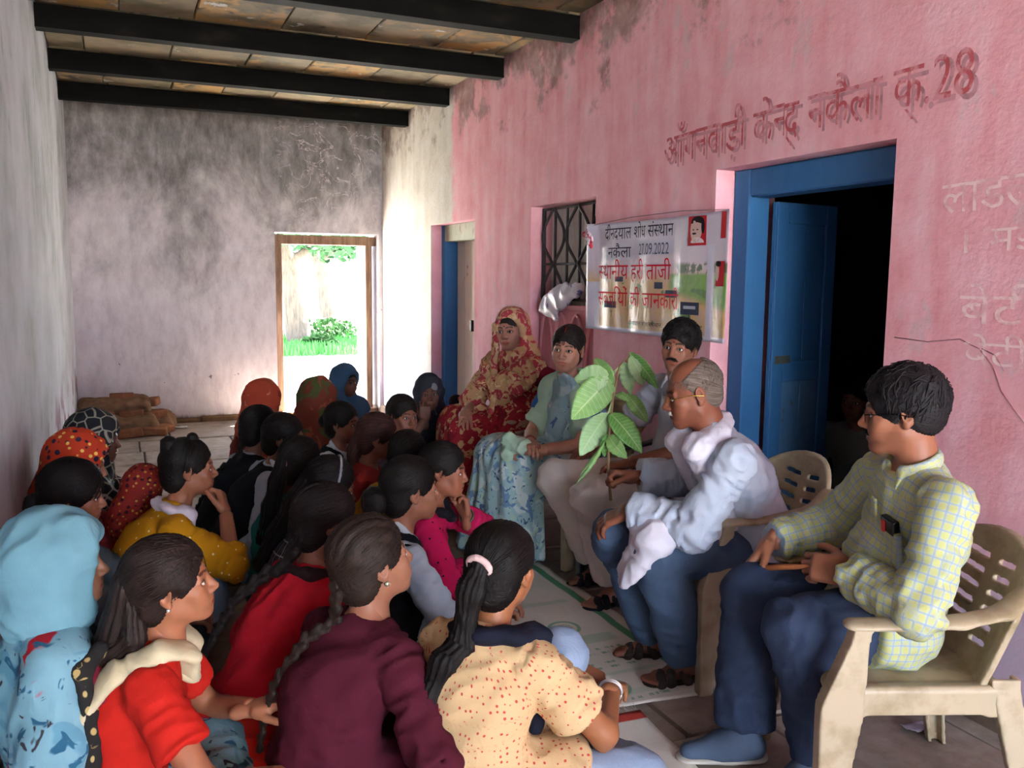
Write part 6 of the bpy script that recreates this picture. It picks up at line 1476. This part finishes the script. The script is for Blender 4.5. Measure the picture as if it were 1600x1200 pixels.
# old man in white
P = Person('old man with cropped grey hair, glasses, white shirt and white scarf', (2.225, 2.58, 1.10), 168, (-12, -14, 0), s=1.0, kind='oldman', skin='#7f4a36', fwd=0.33, side=-0.14, seat=0.43, legs='chair', build=1.0,
    knees={'R': ('w', 2.07, 2.83, 0.53), 'L': ('w', 2.10, 2.60, 0.53)}, feet={'R': ('w', 2.30, 2.86, 0.09), 'L': ('w', 2.28, 2.63, 0.09)},
    Rr={'w': (2.265, 3.01, 0.70), 'pole': (0.9, -0.5, -0.9), 'fing': (0.1, 1, 0.1), 'back': (0.5, -0.5, 0.7), 'curl': 1.15, 'thumb': 0.8},
    L={'w': (2.06, 2.71, 0.660), 'pole': (-0.9, -0.6, -0.5), 'fing': (0.45, 0.85, -0.5), 'back': (-0.2, 0.2, 1), 'curl': 0.35, 'spread': 0.16})
# the right wrist is set so that the fist closes on the stem of the branch
P.showfeet = True; P.footdir = {'R': (0.15, 1, 0), 'L': (-0.1, 1, 0)}

P.body(); mws = m_cloth('#a9b1c2', '#bac2d0'); P.top(mws, sleeve={'R': 1.93, 'L': 1.92}, skirt=0.25, name='shirt', amp=0.008, loose=0.020, o=0.020, label='white full sleeved shirt')
P.trousers(m_denim('#33425a', '#55677f'), o=0.020, amp=0.010, loose=0.035, label='faded blue jeans'); shirt_collar(P, mws, 0.070)
P.hair('receding', 0.0030, m_hair('#4a3b33', '#8d8076', 0.9)); moustache(P, '#b9b2aa', 0.9); glasses(P, '#c9a54a', 0.019)
foot_sandal(P, 'R', '#2b2320', '#3d332e'); foot_sandal(P, 'L', '#2b2320', '#3d332e')
msc = m_cloth('#c9c4d2', '#dad6e0'); n = P.nb; fr, up = P.front, P.up
def scarf(pts, w=0.05, t=0.016, nrm=None, name='scarf', mat=None, amp=0.005): return P.sash(mat or msc, pts, w, t, name, amp, None, nrm)
scarf([n-fr*0.065+up*0.012, n+vec(-0.065, 0.0, 0.016), n+vec(-0.088, 0.07, -0.015), P.ch+fr*0.115+vec(-0.085, 0, 0.04), P.wa+fr*0.165+vec(-0.09, 0, 0.10), P.wa+fr*0.20+vec(-0.09, 0.04, -0.06)], 0.052, 0.030, [up, up, (-.5, .6, .6), fr, fr])
scarf([n-fr*0.065+up*0.012, n+vec(0.065, 0.0, 0.016), n+vec(0.088, 0.07, -0.015), P.ch+fr*0.115+vec(0.085, 0, 0.04), P.wa+fr*0.165+vec(0.09, 0, 0.08), P.wa+fr*0.20+vec(0.09, 0.05, -0.08)], 0.052, 0.030, [up, up, (.5, .6, .6), fr, fr])
scarf([P.ch+fr*0.13+vec(-0.118, 0, 0.06), P.wa+fr*0.165+vec(-0.125, 0, 0.11), P.wa+fr*0.185+vec(-0.12, 0.02, -0.01)], 0.008, 0.010, [fr, fr], 'scarf_border', m_check('#6d6a44', '#2f3a2c', '#b0a468', cu=0.02))
kL = P.kn['L']; hL = P.hip['L']; d = unit(kL-hL)
f = Field(0.007); f.cap(kL-d*0.20+vec(0.01, 0, 0.085), kL+vec(-0.02, 0.0, 0.070), 0.085, 0.085, k=0.04, flat=((0, 0, 1), 0.5)); f.cap(kL+vec(-0.02, 0.01, 0.070), kL+vec(0.0, 0.095, -0.06), 0.082, 0.065, k=0.06, flat=((0, 1, 0.3), 0.4)); f.cap(kL-d*0.20+vec(0.03, 0, 0.085), P.wa+vec(-0.02, 0.17, -0.03), 0.07, 0.06, k=0.06, flat=((0, 0.5, 1), 0.5))
P.garment('lap_cloth', f, msc, 0.010, 16)

# man in the grey shirt
P = Person('man in a grey shirt and cream trousers, red mark on his forehead', (2.80, 3.50, 1.185), 178, (38, -4, -6), s=1.0, kind='man', skin='#8f5c48', fwd=0.04, seat=0.43, legs='chair', build=1.12,
    knees={'R': ('w', 2.28, 3.74, 0.54), 'L': ('w', 2.26, 3.36, 0.54)}, feet={'R': ('w', 2.52, 3.70, 0.09), 'L': ('w', 2.44, 3.42, 0.09)},
    Rr={'w': (2.50, 3.80, 0.66), 'pole': (1, -0.5, -0.6), 'fing': (-0.5, 1, -0.2)}, L={'w': (2.44, 3.34, 0.68), 'pole': (-1, -0.8, -0.8), 'fing': (0.8, 0.7, -0.2), 'curl': 0.5})
P.showfeet = True; P.footdir = {'R': (0.1, 1, 0), 'L': (-0.15, 1, 0)}
P.body(); P.top(m_cloth('#a9aab4', '#b6b7c0'), sleeve=0.75, skirt=0.35, name='shirt', amp=0.006, loose=0.012, o=0.016, label='pale grey half sleeved shirt'); P.trousers(m_cloth('#cdc3bc', '#d9d0ca'), o=0.022, amp=0.008, loose=0.035, upto=1.86, label='cream trousers')
shirt_collar(P, m_cloth('#a9aab4', '#b6b7c0'), 0.070); P.hair('short', 0.014, m_hair('#0d0b0b', '#2a2221')); moustache(P); bindi(P, '#a3242c', 0.005); foot_sandal(P, 'R', '#1b1a1e', '#2a2a30'); foot_sandal(P, 'L', '#1b1a1e', '#2a2a30')

def sari(P, mat, skirt_r=(0.13, 0.17), pallu='L', amp=0.008, pleat=0.006, hem=0.03, name='sari'):
    f = Field(0.0095); P.torso(f, 0.026)
    K = {q: P.kn[q] for q in 'LR'}; F_ = {q: vec(P.an[q][0], P.an[q][1], hem+skirt_r[1]*0.0) for q in 'LR'}
    for q in 'LR':
        f.cap(P.hip[q], K[q], 0.115, 0.095, k=0.08); f.cap(K[q], F_[q]+vec(0, 0, 0.0), 0.105, skirt_r[1], k=0.08, cut=[(vec(0, 0, hem), vec(0, 0, -1))])
    mK = (K['L']+K['R'])/2; mF = (F_['L']+F_['R'])/2
    f.cap((P.hip['L']+P.hip['R'])/2+vec(0, 0.05, 0), mK, 0.10, 0.09, k=0.10); f.cap(mK, mF, 0.11, 0.13, k=0.10, cut=[(vec(0, 0, hem), vec(0, 0, -1))])
    f.cap(P.nb, P.H, 0.062, k=0.015, op='s')
    V, Q = f.build(); V = relax(V, Q, 2, 0.5); N = vnormals(V, Q); sd = P.wxy[1]
    low = np.clip((mK[2]+0.03-V[:, 2])/0.12, 0, 1); lap = np.clip((V[:, 1]-0.10)/0.1, 0, 1)*(1-low)
    an = np.arctan2(V[:, 0]-mF[0], V[:, 1]-mF[1]+0.12)
    d = low*pleat*1.6*np.sin(an*17+vnoise(V*np.array([3, 3, 1.0]), sd)*5)+lap*pleat*np.sin(V[:, 0]*75+vnoise(V*5, sd)*4)+(1-low)*amp*(ridge(V*np.array([9, 9, 6])+vnoise(V*4, sd)[:, None], sd)*0.7)
    V = V+N*d[:, None]; return P.add(name, V, Q, mat, {'suv': V})
# woman in the blue floral sari
P = Person('woman in a pale green and blue floral sari, hands in her lap', (2.50, 4.07, 1.135), 196, (30, -2, -4), s=1.0, skin='#b07c66', fwd=0.06, seat=0.43, legs='chair',
    knees={'R': ('w', 2.24, 4.40, 0.53), 'L': ('w', 2.26, 4.12, 0.52)}, feet={'R': ('w', 2.20, 4.42, 0.09), 'L': ('w', 2.24, 4.16, 0.09)},
    Rr={'to': (0.05, 0.27, 0.66), 'pole': (1, -0.6, -0.6), 'fing': (-1, 0.5, -0.1), 'curl': 0.6}, L={'to': (-0.02, 0.30, 0.63), 'pole': (-1, -0.6, -0.6), 'fing': (1, 0.5, -0.1), 'curl': 0.6}, build=1.1)
fl_ = m_floral('#9dbcc0', (('#c3d3d2', 9, 0.52), ('#6a8bb0', 14, 0.58), ('#46587c', 24, 0.63), ('#bfc08c', 6, 0.68), ('#a6c4b0', 12, 0.62)))
P.body(); P.top(m_cloth('#2c5f9a'), sleeve=0.5, skirt=0, name='blouse', scoop=0.05); sari(P, fl_)
pg = m_cloth('#a3c4aa', '#b6d0bb'); n = P.nb; fr, up = P.front, P.up
f = Field(0.0085)
for k_ in (-1, 1):
    q = 'R' if k_ > 0 else 'L'; f.cap(n+vec(k_*0.05, -0.02, 0.0), P.sh[q], 0.055, 0.062, k=0.04); f.cap(P.sh[q], P.sh[q]+(P.el[q]-P.sh[q])*0.8, 0.064, 0.066, k=0.04, cut=[(P.sh[q]+(P.el[q]-P.sh[q])*0.75, P.el[q]-P.sh[q])])
    f.cap(P.srf(0.12, k_*0.10, 0.0, 1), P.srf(0.75, k_*0.135, 0.0, 1), 0.045, 0.06, k=0.05)
f.cap(n-fr*0.03-up*0.03, P.srf(0.8, 0, -0.06, -1), 0.09, 0.14, k=0.05, flat=(fr, 0.7)); f.cap(n, P.H, 0.066, k=0.01, op='s'); f.ell(P.srf(0.35, 0, 0.03, 1), (0.075, 0.09, 0.30), k=0.03, op='s')
P.garment('pallu', f, pg, 0.006, 10)
P.sash(m_floral('#8aa6ac', (('#a9bcbc', 6, 0.52), ('#4d6b94', 12, 0.60))), [n+vec(-0.05, 0.07, -0.01), P.ch+fr*0.15+vec(0.0, 0, 0.02), P.wa+fr*0.16+vec(0.05, 0, 0.02), P.p0+vec(0.10, 0.14, 0.10)], 0.055, 0.016, 'pallu', 0.006, None, fr)
f = Field(0.007); c = (P.wr['L']+P.wr['R'])/2+vec(0.03, 0.05, 0.0); f.ell(c, (0.05, 0.05, 0.035), k=0); f.ell(c+vec(0.06, 0.03, 0.03), (0.035, 0.03, 0.03), k=0.03); f.ell(c+vec(0.05, 0.04, -0.04), (0.04, 0.03, 0.035), k=0.03); P.garment('bunched_end', f, pg, 0.010, 24)
P.hair('parted', 0.008, m_hair('#100c0b', '#332824'), parts=[('bun', (0, -0.12, -0.03), 0.05)]); bindi(P); bangle(P, 'L', '#8a2c34', 0.031, 3); bangle(P, 'R', '#8a2c34', 0.031, 3)
f = Field(0.003); f.cap((0, 0.080, 0.098), (0, 0.050, 0.124), 0.0028, k=0); V, Q = f.build(); P.add('hair_parting_mark', (P.HR@V.T).T+P.H, Q, m_cloth('#a32a22'))

# woman in red and gold
P = Person('woman in a red and gold sari drawn over her head, on a chair', (2.57, 4.95, 1.185), 196, (24, -6, 4), s=1.06, skin='#ab7866', fwd=0.0, seat=0.44, legs='chair', build=1.2,
    knees={'R': ('w', 2.36, 5.33, 0.56), 'L': ('w', 2.30, 4.98, 0.55)}, feet={'R': ('w', 2.36, 5.28, 0.09), 'L': ('w', 2.26, 4.98, 0.09)},
    L={'w': (2.63, 4.72, 0.66), 'pole': (-0.6, -0.6, 0), 'fing': (0.8, 0.6, -0.3)}, Rr={'to': (0.12, 0.24, 0.64), 'pole': (1, -0.6, -0.6), 'fing': (-0.8, 0.6, -0.2)})
rg_ = m_floral('#94222f', (('#b58f68', 16, 0.55), ('#7a1a28', 9, 0.58), ('#bf9f78', 30, 0.63))); gd = m_floral('#bd9670', (('#a83c48', 15, 0.50), ('#cdb088', 28, 0.58)))
P.body(); P.top(m_cloth('#6f1522'), sleeve=0.55, skirt=0, name='blouse'); sari(P, rg_, (0.14, 0.19), pleat=0.008)
P.veil(gd, o=0.009, open_=(0.092, 0.135, 0.128), oc=(-0.018, 0.142, -0.022), back=0.3, drape=0.15, front=False); n = P.nb; fr, up = P.front, P.up
P.sash(gd, [P.sh['R']+vec(0.0, 0.0, 0.02), P.sh['R']+fr*0.10+vec(-0.02, 0, -0.06), P.ch+fr*0.16+vec(0.02, 0, 0.0), P.ch+fr*0.16+vec(-0.10, 0, 0.05), P.sh['L']+fr*0.07], 0.085, 0.02, 'pallu', 0.008, None, [up, fr, fr, fr])
P.sash(gd, [P.H+P.HR@vec(0.075, 0.055, 0.03), P.H+P.HR@vec(0.085, 0.06, -0.09), n+fr*0.13+vec(0.06, 0, -0.05), P.ch+fr*0.17+vec(0.03, 0, 0.0), P.wa+fr*0.19+vec(0.02, 0, 0.03)], 0.026, 0.010, 'sari_border', 0.004, None, fr)
P.sash(gd, [P.sh['R']+vec(0.05, 0.02, 0.0), P.el['R']*0.5+P.sh['R']*0.5+vec(0.02, 0.02, 0), P.el['R']+vec(0.0, 0.05, 0), P.wa+vec(0.12, 0.16, -0.05)], 0.075, 0.05, 'pallu', 0.008, None, (0, 1, 0))
P.hair('back', 0.006, m_hair('#100c0b', '#332824')); bindi(P)

# someone sitting inside the dark room behind the blue door
P = Person('person in a pale shirt in the dark room behind the open blue door', (4.06, 3.62, 0.86), 200, (0, -10, 0), s=1.0, kind='man', skin='#6b4335', fwd=0.08, seat=0.15, legs='cross', res=1.6)
P.body(); P.top(m_cloth('#8d8f88'), sleeve=0.8, skirt=0.4, name='shirt'); P.trousers(m_cloth('#2a2a30')); P.hair('short', 0.012)
st_ = empty('low_stool', P.root.location.copy(), P.rz); tag(st_, 'low wooden stool under the person in the dark room', 'stool')
link('seat', box_mesh('seat', (-0.17, -0.15, 0.115), (0.17, 0.15, 0.14), m_wood(), 0.004), None, st_)
for sx in (-1, 1):
    for sy in (-1, 1): link('leg', box_mesh('leg', (sx*0.14-0.018, sy*0.12-0.018, 0.0), (sx*0.14+0.018, sy*0.12+0.018, 0.116), m_wood(), 0.002), None, st_)
